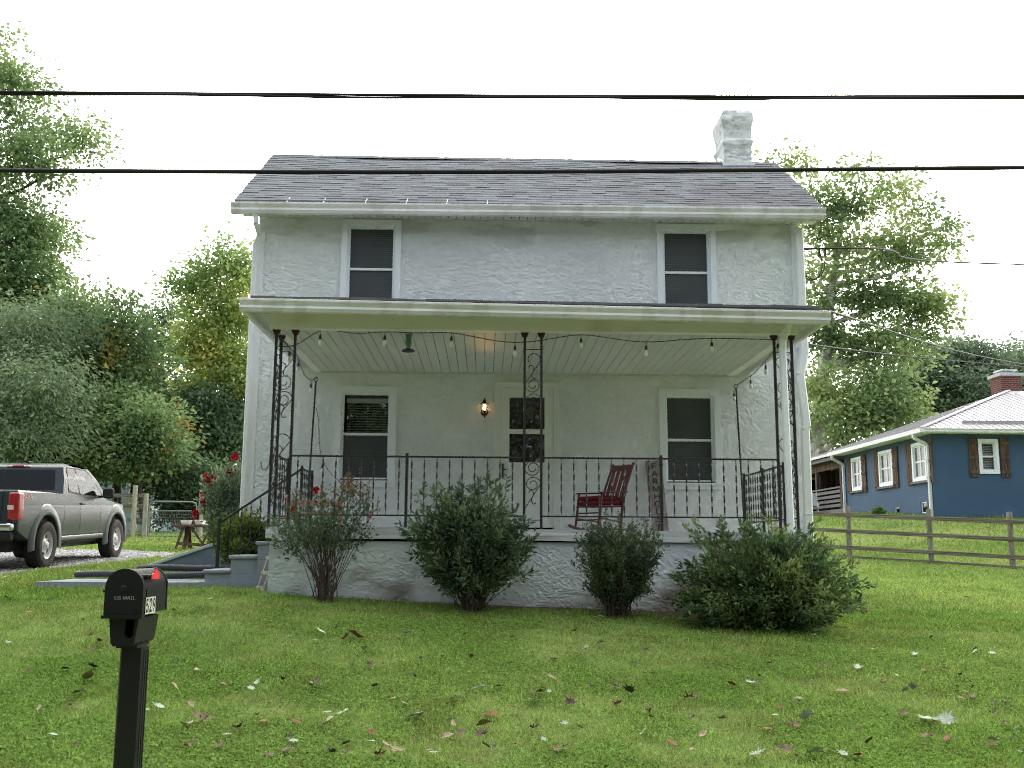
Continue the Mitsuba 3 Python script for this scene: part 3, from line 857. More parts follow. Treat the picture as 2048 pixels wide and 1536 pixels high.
def scrolls(o, u, w, z0, z1, mir=1):
    """wrought scrollwork in the panel that starts at o and runs w along u."""
    m = MB()
    o = np.array(o, float)

    def P(a, z):
        return o + u * (a if mir > 0 else w - a) + np.array([0, 0, z])
    uu = u * mir
    n = 4
    hh = (z1 - z0) / n
    for k in range(n):
        b = z0 + k * hh
        rad = w * 0.46
        top = b + hh * 0.99
        if k % 2 == 0:
            m.tube(spiral(P(w * 0.5, top - rad), rad, rad * 0.32, math.radians(20), 1.45, uu), 0.0062, 5)
            m.tube([P(w * 0.97, top - rad * 0.9), P(w * 0.03, b + hh * 0.22)], 0.0062, 5)
        else:
            m.tube(spiral(P(w * 0.5, b + rad), rad, rad * 0.32, math.radians(200), 1.45, uu), 0.0062, 5)
            m.tube(spiral(P(w * 0.5, top - rad), rad, rad * 0.6, math.radians(-15), 0.62, uu), 0.0062, 5)
            m.tube([P(w * 0.97, b + hh * 0.80), P(w * 0.03, b + rad * 1.1)], 0.0062, 5)
        cz = b + hh * 0.5
        s = w * 0.17
        m.tube(bez(P(w * 0.28, cz + hh * 0.10), P(w * 0.40, cz + hh * 0.17), P(w * 0.55, cz + hh * 0.10), P(w * 0.46, cz - hh * 0.02), P(w * 0.50, cz - hh * 0.15), P(w * 0.70, cz - hh * 0.13), n=5), 0.0062, 5)
    m.tube([P(0, z1 + 0.03), P(w, z1 + 0.03)], 0.006, 5)
    m.tube([P(0, z0 - 0.02), P(w, z0 - 0.02)], 0.006, 5)
    return m


def column(name_label, legs, panels, zt):
    k = part(H, 'porch_column', MB().box(-0.001, 0.001, -0.001, 0.001, 0, 0.001) if False else leg_mesh(legs[0], zt), 'iron')
    for l in legs[1:]:
        part(k, 'leg', leg_mesh(l, zt), 'iron')
    for (a, bb, mir) in panels:
        a, bb = np.array(a), np.array(bb)
        w_ = np.linalg.norm(bb - a)
        u = (bb - a) / w_
        part(k, 'scrollwork', scrolls((a[0], a[1], 0), np.array([u[0], u[1], 0]), w_, FLZ + 0.13, zt - 0.24, mir), 'iron')
    for l in legs:
        m = MB().hexa([(l[0] - .03, l[1] - .02, zt - .05), (l[0] + .03, l[1] - .02, zt - .05), (l[0] - .03, l[1] + .02, zt - .05), (l[0] + .03, l[1] + .02, zt - .05),
                       (l[0] - .05, l[1] - .03, zt + .004), (l[0] + .05, l[1] - .03, zt + .004), (l[0] - .05, l[1] + .03, zt + .004), (l[0] + .05, l[1] + .03, zt + .004)])
        part(k, 'bracket', m, 'rust_iron')
    return k


def leg_mesh(l, zt):
    x, y = l
    m = MB().beam((x, y, slabz(x)), (x, y, zt - 0.02), 0.031, 0.031, up=(0, 1, 0))
    return m.box(x - .04, x + .04, y - .04, y + .04, slabz(x) - 0.002, slabz(x) + 0.012)


K1 = column('', [(-2.68, 12.76), (-2.44, 12.76), (-2.68, 13.09)], [((-2.68, 12.76), (-2.44, 12.76), 1), ((-2.68, 12.76), (-2.68, 13.09), 1)], 4.21)
part(K1, 'hook', MB().tube(bez((-2.69, 12.75, 2.62), (-2.70, 12.75, 2.52), (-2.73, 12.75, 2.45), (-2.765, 12.75, 2.43), (-2.79, 12.75, 2.46), (-2.795, 12.75, 2.53)), 0.006, 6), 'iron')
column('', [(0.488, 12.76), (0.702, 12.76)], [((0.488, 12.76), (0.702, 12.76), 1)], 4.21)
column('', [(3.708, 12.76), (3.932, 12.76), (3.932, 13.09)], [((3.708, 12.76), (3.932, 12.76), -1), ((3.932, 12.76), (3.932, 13.09), 1)], 4.21)


# railings
def baluster(h):
    zz = np.linspace(0, h, 41)
    v, n = [], 4
    for z in zz:
        t = z / h
        tw = 0 if t < 0.06 or t > 0.94 else (t - 0.06) / 0.88 * math.pi * 5.0
        a = np.array([[-.0110, -.003], [.0110, -.003], [.0110, .003], [-.0110, .003]])
        c, s = math.cos(tw + math.pi / 2), math.sin(tw + math.pi / 2)
        v += [(p[0] * c - p[1] * s, p[0] * s + p[1] * c, z) for p in a]
    f = [[k * n + i, k * n + (i + 1) % n, (k + 1) * n + (i + 1) % n, (k + 1) * n + i] for k in range(40) for i in range(n)]
    return MB().raw(v, f)


BAL = mikit.ply(baluster(0.735).mesh(), 'iron')
BAL2 = mikit.ply(baluster(0.62).mesh(), 'iron')


def bal(parent, x, y, z, which=None):
    n, k = f'{parent}__baluster', 0
    while n in scene:
        k += 1
        n = f'{parent}__baluster_{k:03d}'
    scene[n] = {**(which or BAL), 'to_world': T().translate([x, y, z])}


def railing(p, q, label, newels=(), skip=0.158, zt=2.612, zb=1.88):
    p, q = np.array(p, float), np.array(q, float)
    L = np.linalg.norm(q - p)
    u = (q - p) / L
    k = part(H, 'porch_railing', MB().beam((p[0], p[1], zt), (q[0], q[1], zt), 0.034, 0.022, ch=0.004), 'iron')
    labels[k] = {'label': label}
    part(k, 'bottom_rail', MB().beam((p[0], p[1], zb), (q[0], q[1], zb), 0.026, 0.018), 'iron')
    s = skip * 0.6
    while s < L - 0.05:
        x, y = p + u * s
        if not any(abs((np.array(nw) - p) @ u - s) < 0.04 for nw in newels):
            bal(k, x, y, zb)
        s += skip
    for nw in newels:
        x, y = nw
        part(k, 'newel_post', MB().beam((x, y, slabz(x)), (x, y, zt + 0.045), 0.036, 0.036, up=(0, 1, 0), ch=0.004).box(x - .021, x + .021, y - .021, y + .021, zt - .09, zt - .06), 'iron')
    return k


railing((-2.44, 12.76), (0.488, 12.76), 'left half of the black iron front railing with twisted balusters', [(-0.985, 12.76)])
railing((0.702, 12.76), (3.708, 12.76), 'right half of the black iron front railing with twisted balusters', [(2.215, 12.76)])
railing((3.99, 13.05), (3.99, 15.62), 'black iron railing along the right end of the porch', [(3.99, 15.6), (3.99, 14.55), (3.99, 13.5)], 0.13, 2.60)
railing((-2.68, 13.09), (-2.68, 13.9), 'short black iron railing beside the top of the porch steps', [(-2.68, 13.9)], 0.15, 2.64)
railing((-2.68, 14.92), (-2.68, 15.82), 'short black iron railing between the steps and the house wall', [(-2.68, 14.92), (-2.68, 15.82)], 0.15, 2.61)

# ------------------------------------------------------------------ lantern, string lights, poles, feeder, chair, sign
L = thing('wall_lantern', 'lit black wall lantern beside the front door', 'lamp')
c = at(969, 815, 15.86)
cx, cz = c[0], c[2]
part(L, 'back_plate', MB().lathe([(0, 0), (0.055, 0), (0.06, 0.01), (0.05, 0.03), (0, 0.035)], (cx, 15.985, cz - 0.06), 20, axis=(0, -1, 0)), 'iron', smooth=40)
part(L, 'bracket', MB().tube(bez((cx, 15.97, cz - 0.10), (cx, 15.92, cz - 0.14), (cx, 15.87, cz - 0.09), (cx, 15.86, cz - 0.05)), 0.008, 8).lathe([(0.004, -0.165), (0.010, -0.15), (0.007, -0.11), (0.02, -0.07), (0.032, -0.05), (0.0, -0.048)], (cx, 15.86, cz)), 'iron', smooth=40)
m = MB()
for k in range(6):
    a = k * math.pi / 3 + 0.26
    m.tube([(cx + 0.030 * math.cos(a), 15.86 + 0.030 * math.sin(a), cz - 0.05), (cx + 0.050 * math.cos(a), 15.86 + 0.050 * math.sin(a), cz + 0.055)], 0.0035, 5)
part(L, 'cage', m, 'iron')
part(L, 'roof', MB().lathe([(0.068, 0.052), (0.070, 0.058), (0.035, 0.085), (0.022, 0.098), (0.03, 0.104), (0.034, 0.112), (0.018, 0.126), (0.006, 0.132), (0.009, 0.142), (0, 0.155)], (cx, 15.86, cz), 18), 'iron', smooth=40)
part(L, 'glass', MB().lathe([(0.029, -0.047), (0.048, 0.052)], (cx, 15.86, cz), 18), 'clear_glass', smooth=True)
k = part(L, 'bulb', MB().lathe([(0.008, -0.04), (0.016, -0.02), (0.021, 0.012), (0.019, 0.03), (0.010, 0.042), (0, 0.046)], (cx, 15.86, cz), 14), 'white_plastic', smooth=True)
scene[k]['emitter'] = {'type': 'area', 'radiance': rgb((95, 46, 14))}

S = thing('string_lights', 'black string of clear bulbs draped under the porch beam and back along both sides', 'string lights')


def catenary(p, q, sagm, n=10):
    t = np.linspace(0, 1, n)[:, None]
    c = np.array(p) * (1 - t) + np.array(q) * t
    c[:, 2] -= 4 * sagm * (t * (1 - t))[:, 0]
    return c


def bulb(p, drop=0.055):
    p = np.array(p, float)
    k = part(S, 'socket', MB().lathe([(0.004, 0), (0.004, -drop), (0.013, -drop - 0.008), (0.018, -drop - 0.03), (0.020, -drop - 0.062), (0.0, -drop - 0.064)], p, 10), 'black_plastic', smooth=40)
    part(S, 'bulb', MB().lathe([(0.014, -drop - 0.060), (0.025, -drop - 0.088), (0.026, -drop - 0.11), (0.016, -drop - 0.136), (0, -drop - 0.145)], p, 12), 'bulb_glass', smooth=True)


pts = [at(577, 690, 12.86), at(600, 684, 12.82), at(640, 660, 12.80), at(700, 664, 12.80), at(770, 662, 12.80), at(835, 664, 12.80), at(903, 664, 12.80), at(960, 674, 12.80), at(1030, 683, 12.80), at(1100, 676, 12.80),
       at(1162, 668, 12.80), at(1230, 676, 12.80), at(1292, 682, 12.80), at(1360, 678, 12.80), at(1423, 675, 12.80), at(1490, 676, 12.80), at(1549, 677, 12.80)]
pts = [p_ - [0, 0, 0.012] for p_ in pts]
wire = bez(*pts, n=5)
lft = [at(577, 690, 12.86), at(561, 676, 13.1), at(579, 695, 13.4), at(597, 717, 14.3), at(622, 760, 15.45), at(633, 756, 15.72)]
rgt = [at(1549, 677, 12.80), at(1556, 680, 13.0), at(1531, 722, 13.9), at(1501, 752, 14.9), at(1474, 770, 15.65)]
part(S, 'cord', MB().tube(wire, 0.0055, 6), 'cable_black')
part(S, 'cord', MB().tube(bez(*lft, n=6), 0.0055, 6), 'cable_black')
part(S, 'cord', MB().tube(bez(*rgt, n=6), 0.0055, 6), 'cable_black')
part(S, 'cord', MB().tube(bez(at(632, 815, 15.65), at(638, 870, 15.6), at(646, 922, 15.55), at(665, 950, 15.5), at(705, 985, 15.4), at(720, 1010, 15.4), n=6), 0.005, 6), 'cable_black')
for px, py in ((641, 661), (770, 662), (903, 664), (1030, 683), (1162, 668), (1292, 682), (1423, 675)):
    bulb(at(px, py, 12.80))
for p in (lft[1], lft[2], lft[3], lft[4], rgt[1], rgt[2], rgt[3], at(1468, 778, 15.6), at(645, 922, 15.55)):
    bulb(p)

for (tx, ty), (bx, by), lb in (((632, 762), (612, 1040), 'left'), ((1472, 776), (1489, 1040), 'right')):
    X0 = at(tx, ty, 15.72)
    X1 = at(bx, by, 15.72)
    X1[2] = slabz(X1[0])
    P_ = thing('light_pole', f'thin black pole with a ring at its top at the {lb} porch side railing', 'pole', 'poles that hold the string lights')
    part(P_, 'shaft', MB().tube([X0, X1], 0.014, 8), 'iron')
    part(P_, 'collar', MB().tube([X0 + (X1 - X0) * 0.27, X0 + (X1 - X0) * 0.285], 0.019, 8), 'iron')
    g = np.linspace(0, 2 * math.pi, 25)
    part(P_, 'ring', MB().tube(np.stack([X0[0] + 0.032 * np.cos(g), X0[1] + 0 * g, X0[2] + 0.03 + 0.032 * np.sin(g)], 1), 0.006, 6, cap=False), 'iron')

F = thing('hummingbird_feeder', 'green glass hummingbird feeder hanging from the porch ceiling', 'bird feeder')
c = at(817, 683, 13.05)
part(F, 'bottle', MB().lathe([(0.0, 0.115), (0.045, 0.112), (0.047, 0.09), (0.038, 0.08), (0.038, 0.03), (0.041, -0.02), (0.04, -0.05), (0.022, -0.075), (0.02, -0.1)], c, 18), 'feeder_glass', smooth=40)
part(F, 'base', MB().lathe([(0.0, -0.095), (0.05, -0.10), (0.088, -0.122), (0.088, -0.132), (0.05, -0.142), (0, -0.144)], c, 22), 'black_plastic', smooth=40)
part(F, 'hanger', MB().tube([c + [0, 0, 0.11], (c[0], c[1], CZ)], 0.003, 5), 'iron')

# rocking chair (front along local +x)
RC = thing('rocking_chair', 'dark red wooden rocking chair with a slatted back on the porch', 'chair')
p = at(1192, 1050, 13.55)
MRC = frame((1.53, 13.75, slabz(1.5)), math.radians(180 + 33))
MRC = MRC @ trimesh.transformations.rotation_matrix(math.radians(-3), [0, 1, 0])
MRC[:3, :3] *= 0.84
RW = 0.29


def rc(name, m, mat='red_wood', par=None, smooth=False):
    return part(par or RC, name, moved(m, MRC), mat, smooth)


for s in (-1, 1):
    g = np.linspace(-0.42, 0.42, 15)
    rk = np.stack([g - 0.03, np.full(15, s * RW), 0.022 + 0.33 * g * g], 1)
    m = MB()
    for a, b in zip(rk[:-1], rk[1:]):
        m.beam(a, b + (b - a) * 0.05, 0.028, 0.04)
    rc('rocker', m)
    rc('front_leg', MB().tube([(0.25, s * RW, 0.045), (0.225, s * RW, 0.25), (0.21, s * RW, 0.46), (0.20, s * RW, 0.615)], [0.017, 0.022, 0.02, 0.018], 10), smooth=40)
    rc('back_post', MB().tube([(-0.23, s * RW * 0.93, 0.055), (-0.25, s * RW * 0.93, 0.42), (-0.33, s * RW * 0.9, 0.75), (-0.46, s * RW * 0.88, 1.10), (-0.475, s * RW * 0.88, 1.135), (-0.48, s * RW * 0.88, 1.15)], [0.019, 0.022, 0.021, 0.018, 0.026, 0.012], 10), smooth=40)
    arm = MB().man(rbox(0.56, 0.075, 0.024, 0.011, 8).rotate([0, 6, 0]).translate([-0.035, s * (RW + 0.005), 0.628]))
    rc('arm', arm, smooth=30)
    rc('side_stretcher', MB().tube([(0.235, s * RW, 0.20), (-0.24, s * RW * 0.93, 0.17)], 0.012, 8), smooth=True)
for z, x in ((0.17, 0.243), (0.28, 0.232)):
    rc('front_stretcher', MB().tube([(x, -RW, z), (x, RW, z)], 0.012, 8), smooth=True)
rc('seat', MB().man(rbox(0.50, 0.54, 0.032, 0.014, 8).rotate([0, 4, 0]).translate([-0.005, 0, 0.405])), smooth=30)
ang = math.atan2(0.13, 0.36)
for s in np.linspace(-0.18, 0.18, 4):
    rc('back_slat', MB().hexa([(-0.258, s - 0.045, 0.44), (-0.246, s - 0.045, 0.44), (-0.258, s + 0.045, 0.44), (-0.246, s + 0.045, 0.44), (-0.45, s - 0.044, 1.05), (-0.438, s - 0.044, 1.05), (-0.45, s + 0.044, 1.05), (-0.438, s + 0.044, 1.05)]))
rc('crest_rail', MB().hexa([(-0.452, -0.245, 1.02), (-0.430, -0.245, 1.02), (-0.452, 0.245, 1.02), (-0.430, 0.245, 1.02), (-0.482, -0.245, 1.12), (-0.460, -0.245, 1.12), (-0.482, 0.245, 1.12), (-0.460, 0.245, 1.12)]))
rc('lower_rail', MB().hexa([(-0.262, -0.25, 0.43), (-0.238, -0.25, 0.43), (-0.262, 0.25, 0.43), (-0.238, 0.25, 0.43), (-0.285, -0.25, 0.50), (-0.261, -0.25, 0.50), (-0.285, 0.25, 0.50), (-0.261, 0.25, 0.50)]))
for i, (lb, z) in enumerate((('dark red seat cushion lying on the rocking chair, lower of the two', 0.455), ('dark red seat cushion on top of the other one on the rocking chair', 0.53))):
    q = rbox(0.50 - 0.02 * i, 0.50, 0.075, 0.037, 14).refine(3).rotate([0, 5, 8 * i - 3]).translate([0.01 + 0.015 * i, 0, z])
    mm = moved(MB().man(q), MRC)
    solo('seat_cushion', lb, 'cushion', mm, 'cushion_red', smooth=True, group='cushions on the rocking chair')

SG = thing('porch_sign', 'tall weathered plank sign with dark lettering leaning on the wall behind the iron railing', 'sign')
p0, p1 = at(1310, 920, 15.72), at(1312, 1062, 15.60)
sw = 0.125
zt_, zb_ = p0[2], slabz(2.6)
xc, xb_ = p0[0] + 0.002, p0[0] + 0.05
m = MB().hexa([(xb_ - sw, 15.55, zb_), (xb_ + sw, 15.55, zb_), (xb_ - sw, 15.575, zb_), (xb_ + sw, 15.575, zb_), (xc - sw, 15.90, zt_), (xc + sw, 15.90, zt_), (xc - sw, 15.925, zt_), (xc + sw, 15.925, zt_)])
part(SG, 'plank', m, 'sign_wood')
for i, chx in enumerate('FARMHOUSE'):
    t = meshkit.text_mesh(chx, 0.088, 0.004, bold=False)
    c = t.bounds.mean(0)
    z = zt_ - 0.085 - i * 0.119
    f = (z - zb_) / (zt_ - zb_)
    t.vertices = np.array(t.vertices) - [c[0], t.bounds[0][1], 0]
    V = np.array(t.vertices)
    w_ = np.ptp(V[:, 0])
    V[:, 0] *= min(1.3, 0.10 / max(w_, 0.02)) if chx != 'I' else 1
    yy = 15.55 + 0.35 * (z - 0.044 - zb_) / (zt_ - zb_) - 0.002
    X = xb_ + (xc - xb_) * f
    t.vertices = np.stack([X + V[:, 0], yy - 0.004 - V[:, 2] + 0.31 * (V[:, 1]), z - 0.044 + V[:, 1]], 1)
    part(SG, 'letter', t, 'letter_black')

# faded pink bench behind the rose bush
PB = thing('pink_bench', 'faded pink wooden bench with a round knob behind the rose bush', 'bench')
p = at(572, 1000, 13.5)
px_, pz_ = p[0] + 0.03, slabz(-2.5)
part(PB, 'post', MB().box(px_ - .025, px_ + .025, 13.48, 13.53, pz_, 2.10), 'pink_wood')
part(PB, 'knob', MB().lathe([(0.02, 0), (0.042, 0.012), (0.046, 0.035), (0.036, 0.058), (0, 0.068)], (px_, 13.505, 2.10), 14), 'pink_wood', smooth=True)
part(PB, 'back_rail', MB().box(px_ + .026, px_ + .66, 13.49, 13.52, 2.02, 2.09), 'pink_wood')
part(PB, 'seat', MB().box(px_ + .026, px_ + .66, 13.53, 13.80, 1.92, 1.945), 'pink_wood')
part(PB, 'post', MB().box(px_ + .66, px_ + .71, 13.48, 13.53, pz_, 2.10), 'pink_wood')

# ------------------------------------------------------------------ steps with their rail, walkway, cellar wall, pipes, ladder
ST = thing('porch_steps', 'grey painted concrete steps climbing to the left end of the porch', 'steps')
treads = [(-3.75, -2.70, 1.18), (-3.415, -2.70, 1.372), (-3.065, -2.70, 1.559)]
part(ST, 'base', MB().box(-3.79, -2.64, 13.79, 15.05, 0.6, 1.02), 'painted_concrete')
zlow = 1.021
for i, (xa, xb, z) in enumerate(treads):
    part(ST, 'riser', MB().box(xa + 0.03, xb, 13.85, 14.99, zlow + 0.001 * i, z - 0.056), 'painted_concrete')
    nxt = treads[i + 1][0] + 0.029 if i < 2 else xb
    q = rbox(nxt - xa, 1.20, 0.055, 0.018, 8).translate([(nxt + xa) / 2, 14.42, z - 0.0275])
    part(ST, 'tread', MB().man(q), 'painted_concrete', smooth=30)
    zlow = z - 0.0555
SR = part(ST, 'handrail', MB().beam(at(440, 1045, 14.9), at(602, 939, 14.9), 0.036, 0.03, ch=0.005), 'iron')
a, b_ = at(440, 1045, 14.9), at(602, 939, 14.9)
lo0, lo1 = a + [0.05, 0, -0.62], b_ + [0, 0, -0.62]
lo0[2] += 0.03
part(SR, 'bottom_rail', MB().beam(lo0, lo1, 0.022, 0.018), 'iron')
part(SR, 'newel_post', MB().beam((a[0] - 0.012, 14.9, 1.181), (a[0] - 0.012, 14.9, a[2] + 0.06), 0.042, 0.042, up=(0, 1, 0), ch=0.005), 'iron')
for t in (0.135, 0.27, 0.385, 0.505, 0.62, 0.75, 0.87):
    q = a + (b_ - a) * t
    bal(SR, q[0], 14.9, q[2] - 0.63, BAL2)

W = structure('walkway', MB().man(CS([[(-5.92, 13.80), (-3.795, 13.80), (-3.795, 15.0), (-5.80, 15.0)]]).extrude(0.30).translate([0, 0, 0.71])).box(-5.86, -3.80, 13.92, 14.9, 1.008, 1.014), 'painted_concrete')
CW = thing('cellar_wall', 'low blue-grey stucco wall with a sloping white cap beside the house', 'wall')
pA, pB = at(283, 1134, 16.3), at(445, 1079, 16.3)
part(CW, 'wall', MB().plate(Polygon([(pA[0], 0.9), (-3.75, 0.9), (-3.75, pB[2] + 0.12), (pB[0], pB[2] - 0.035), (pA[0], pA[2] - 0.035)]), 16.30, 16.48), 'blue_wall_paint')
part(CW, 'cap', MB().beam(np.array([pA[0] - 0.05, 16.39, pA[2] - 0.035]), np.array([pB[0] + 0.4, 16.39, pB[2] + 0.105]), 0.24, 0.05, ch=0.008), 'cap_paint')


def pipe(p, q, r, label):
    p, q = np.array(p), np.array(q)
    L_ = np.linalg.norm(q - p)
    n = int(L_ / 0.03)
    t = np.linspace(0, 1, 4 * n + 1)
    rr = r * (1 - 0.2 * (np.arange(4 * n + 1) % 4 < 2))
    mid = p[None] * (1 - t[:, None]) + q[None] * t[:, None]
    mid[:, 2] += 0.01 * np.sin(t * 7)
    mid[:, 1] += 0.03 * np.sin(t * 4)
    solo('drain_pipe', label, 'pipe', MB().tube(mid, rr, 14), 'pipe_black', smooth=30, group='corrugated drain pipes lying on the grass')


def onground(px, py, Y, dz):
    q = at(px, py, Y)
    q[2] = max(gz(q[0], q[1]).item() + dz, q[2] - 0.0)
    return q


pipe(onground(275, 1137, 15.2, 0.05), onground(470, 1135, 15.15, 0.05), 0.052, 'upper black corrugated pipe lying at the foot of the cellar wall')
pipe(onground(150, 1149, 14.45, 0.045), onground(412, 1150, 14.45, 0.045), 0.05, 'lower black corrugated pipe lying in the grass behind the mailbox')

LD = thing('garden_ladder', 'small rustic wooden ladder leaning against the corner of the porch', 'ladder')
l0, l1 = at(511, 1190, 13.2), at(536, 1113, 13.62)
r0, r1 = at(522, 1194, 13.05), at(548, 1115, 13.35)
l0[2], r0[2] = gz(l0[0], l0[1]).item() - 0.02, gz(r0[0], r0[1]).item() - 0.02
part(LD, 'side_rail', MB().beam(l0, l1, 0.020, 0.018, up=(1, 0, 0)), 'ladder_wood')
part(LD, 'side_rail', MB().beam(r0, r1, 0.020, 0.018, up=(1, 0, 0)), 'ladder_wood')
for t in (0.19, 0.58, 0.97):
    part(LD, 'rung', MB().beam(l0 + (l1 - l0) * t + [-0.012, -0.02, 0], r0 + (r1 - r0) * t + [0.012, -0.02, 0], 0.018, 0.045), 'ladder_wood')

# ------------------------------------------------------------------ mailbox
MX = thing('mailbox', 'black plastic post-mounted mailbox with a red flag on the front lawn', 'mailbox')
MM = frame((-2.098, 6.1, 1.099), math.radians(1.5))
mw, mh, ml = 0.104, 0.257, 0.50


def arch(w, h, z0=0.0, n=18):
    g = np.linspace(0, math.pi, n)
    return Polygon([(w, z0)] + [(w * math.cos(a), h - w + w * math.sin(a)) for a in g] + [(-w, z0)])


def mx(name, m, mat, par=None, smooth=False):
    return part(par or MX, name, moved(m, MM), mat, smooth)


mx('body', MB().plate(arch(mw, mh), 0.03, ml - 0.02), 'mailbox_plastic', smooth=35)
mx('front_door', MB().plate(arch(mw + 0.006, mh + 0.006, -0.002), -0.012, 0.029).box(-mw - 0.012, mw + 0.012, -0.03, 0.03, -0.022, -0.003).lathe([(0, 0), (0.016, 0.002), (0.02, 0.008), (0.012, 0.012), (0, 0.013)], (0, -0.012, 0.15), 16, axis=(0, -1, 0)), 'mailbox_plastic', smooth=35)
mx('back_rim', MB().plate(arch(mw + 0.006, mh + 0.006, -0.002), ml - 0.02, ml), 'mailbox_plastic', smooth=35)
mx('side_panel', MB().box(mw, mw + 0.004, 0.07, ml - 0.03, -0.0, 0.145), 'mailbox_plastic')
mx('hinge_knob', MB().tube([(-mw - 0.022, 0.01, 0.135), (-mw, 0.01, 0.135)], 0.008, 8), 'mailbox_plastic')
t = meshkit.text_mesh('US MAIL', 0.021, 0.0015)
V = np.array(t.vertices)
V[:, 0] -= V[:, 0].mean()
t.vertices = np.stack([V[:, 0] * 1.0, -0.0125 - V[:, 2], V[:, 1] + 0.085], 1)
mx('lettering', t, 'letter_grey')
fl = mx('flag', MB().side(Polygon([(0.09, 0.20), (0.25, 0.197), (0.255, 0.222), (0.20, 0.255), (0.165, 0.262), (0.16, 0.235), (0.10, 0.228)]), mw + 0.014, mw + 0.019), 'flag_red')
mx('pivot', MB().tube([(mw - 0.03, 0.075, 0.214), (mw + 0.022, 0.075, 0.214)], 0.016, 12).box(mw + 0.004, mw + 0.0135, 0.04, 0.13, 0.205, 0.225), 'mailbox_plastic', par=fl)
for i, d in enumerate('529'):
    y0 = 0.055 + i * 0.068
    st = mx('number_sticker', MB().box(mw + 0.0045, mw + 0.0055, y0, y0 + 0.062, -0.004, 0.093), 'sticker')
    t = meshkit.text_mesh(d, 0.078, 0.001, bold=True)
    V = np.array(t.vertices)
    V[:, 0] -= (V[:, 0].min() + V[:, 0].max()) / 2
    t.vertices = np.stack([mw + 0.0058 + V[:, 2], y0 + 0.031 + V[:, 0] * 0.78, V[:, 1] + 0.007], 1)
    mx('digit', t, 'letter_black', par=st)
q = Polygon([(0.03, -0.024), (0.44, -0.024), (0.40, -0.175), (0.36, -0.185), (0.07, -0.185), (0.04, -0.13)])
hold = CS([[(-0.085, -0.024), (0.085, -0.024), (0.068, -0.165), (0.055, -0.182), (-0.055, -0.182), (-0.068, -0.165)]])
hm = hold.extrude(0.40).rotate([90, 0, 0]).translate([0, 0.42, 0])
hm = hm - CS([[(0.012, -0.03), (0.064, -0.03), (0.058, -0.120), (0.045, -0.135), (0.02, -0.135), (0.008, -0.115)]]).extrude(0.6).rotate([90, 0, 0]).translate([0, 0.5, 0])
mx('newspaper_holder', MB().man(hm), 'mailbox_plastic', smooth=30)
pm = MB().box(-0.048, 0.052, 0.15, 0.25, -0.136, -0.03).box(-0.06, 0.06, 0.10, 0.34, -0.20, -0.183)
mx('neck', pm, 'mailbox_plastic')
pst = MB().hexa([(-0.092, 0.10, -1.25), (0.092, 0.10, -1.25), (-0.092, 0.30, -1.25), (0.092, 0.30, -1.25), (-0.060, 0.12, -0.20), (0.068, 0.12, -0.20), (-0.060, 0.27, -0.20), (0.068, 0.27, -0.20)])
pst = MB().man(m3.Manifold.hull_points(np.array([(x * w_ + dx, 0.2 + y * w_, z) for w_, z, dx in ((0.067, -1.25, 0.020), (0.067, -0.2, 0.020)) for x, y in ((-1, -.85), (-.85, -1), (.85, -1), (1, -.85), (1, .85), (.85, 1), (-.85, 1), (-1, .85))])))
mx('post', pst, 'mailbox_plastic')
for yy in (0.16, 0.20, 0.24):
    mx('post_rib', MB().beam((0.0875, yy, -1.2), (0.0875, yy, -0.22), 0.012, 0.006, up=(1, 0, 0)), 'mailbox_plastic')

# ------------------------------------------------------------------ pickup truck (local: x right, y forward, z up from the ground under the rear axle)
TK = thing('pickup_truck', 'grey extended-cab pickup truck parked on the gravel driveway', 'truck')
TYR = 17.25
tx = at(96, 1093, TYR)[0] - 0.955
MT = frame((tx, TYR, 1.105), math.radians(0.4))
MT[:3, :3] = MT[:3, :3] @ trimesh.transformations.rotation_matrix(math.atan2(0.125, 3.26), [1, 0, 0])[:3, :3]


def tk(name, m, mat, par=None, smooth=False):
    return part(par or TK, name, moved(m, MT), mat, smooth)


def ext_side(pts, w):
    """(y, z) outline extruded across the truck, |x| < w."""
    return CS([[(a, b) for a, b in pts]]).extrude(2 * w).rotate([90, 0, 0]).rotate([0, 0, 90]).translate([-w, 0, 0])


def smooth_poly(pts, r=0.05):
    p = Polygon(pts).buffer(-r, join_style=1, quad_segs=4).buffer(r, join_style=1, quad_segs=4)
    return list(p.exterior.coords)[:-1]


body_side = smooth_poly([(-1.02, 0.62), (-1.08, 0.70), (-1.06, 1.02), (-1.055, 1.26), (-1.02, 1.275), (0.62, 1.235), (0.75, 1.225), (2.45, 1.16), (2.75, 1.14), (3.55, 1.06), (3.92, 0.98), (4.05, 0.85), (4.08, 0.62), (3.95, 0.46), (2.6, 0.44), (0.6, 0.44), (-0.6, 0.47)], 0.045)
prof = [(-0.88, 0.40), (0.88, 0.40), (0.905, 0.52), (0.918, 0.72), (0.925, 0.90), (0.915, 1.0), (0.905, 1.04), (0.905, 1.09), (0.885, 1.24), (0.84, 1.30), (-0.84, 1.30), (-0.885, 1.24), (-0.905, 1.09), (-0.905, 1.04), (-0.915, 1.0), (-0.925, 0.90), (-0.918, 0.72), (-0.905, 0.52)]
rear = CS([prof]).extrude(6.0).rotate([90, 0, 0]).translate([0, 4.6, 0])
plan = CS([[(-0.80, -1.09), (0.80, -1.09), (0.90, -1.04), (0.93, -0.90), (0.93, 3.2), (0.90, 3.65), (0.78, 3.95), (0.5, 4.09), (-0.5, 4.09), (-0.78, 3.95), (-0.90, 3.65), (-0.93, 3.2), (-0.93, -0.90), (-0.90, -1.04)]]).extrude(2.0)
body = ext_side(body_side, 0.95) ^ rear ^ plan
cyl = m3.Manifold.cylinder(3.0, 0.465, 0.465, 48).rotate([0, 90, 0]).translate([-1.5, 0, 0.42])
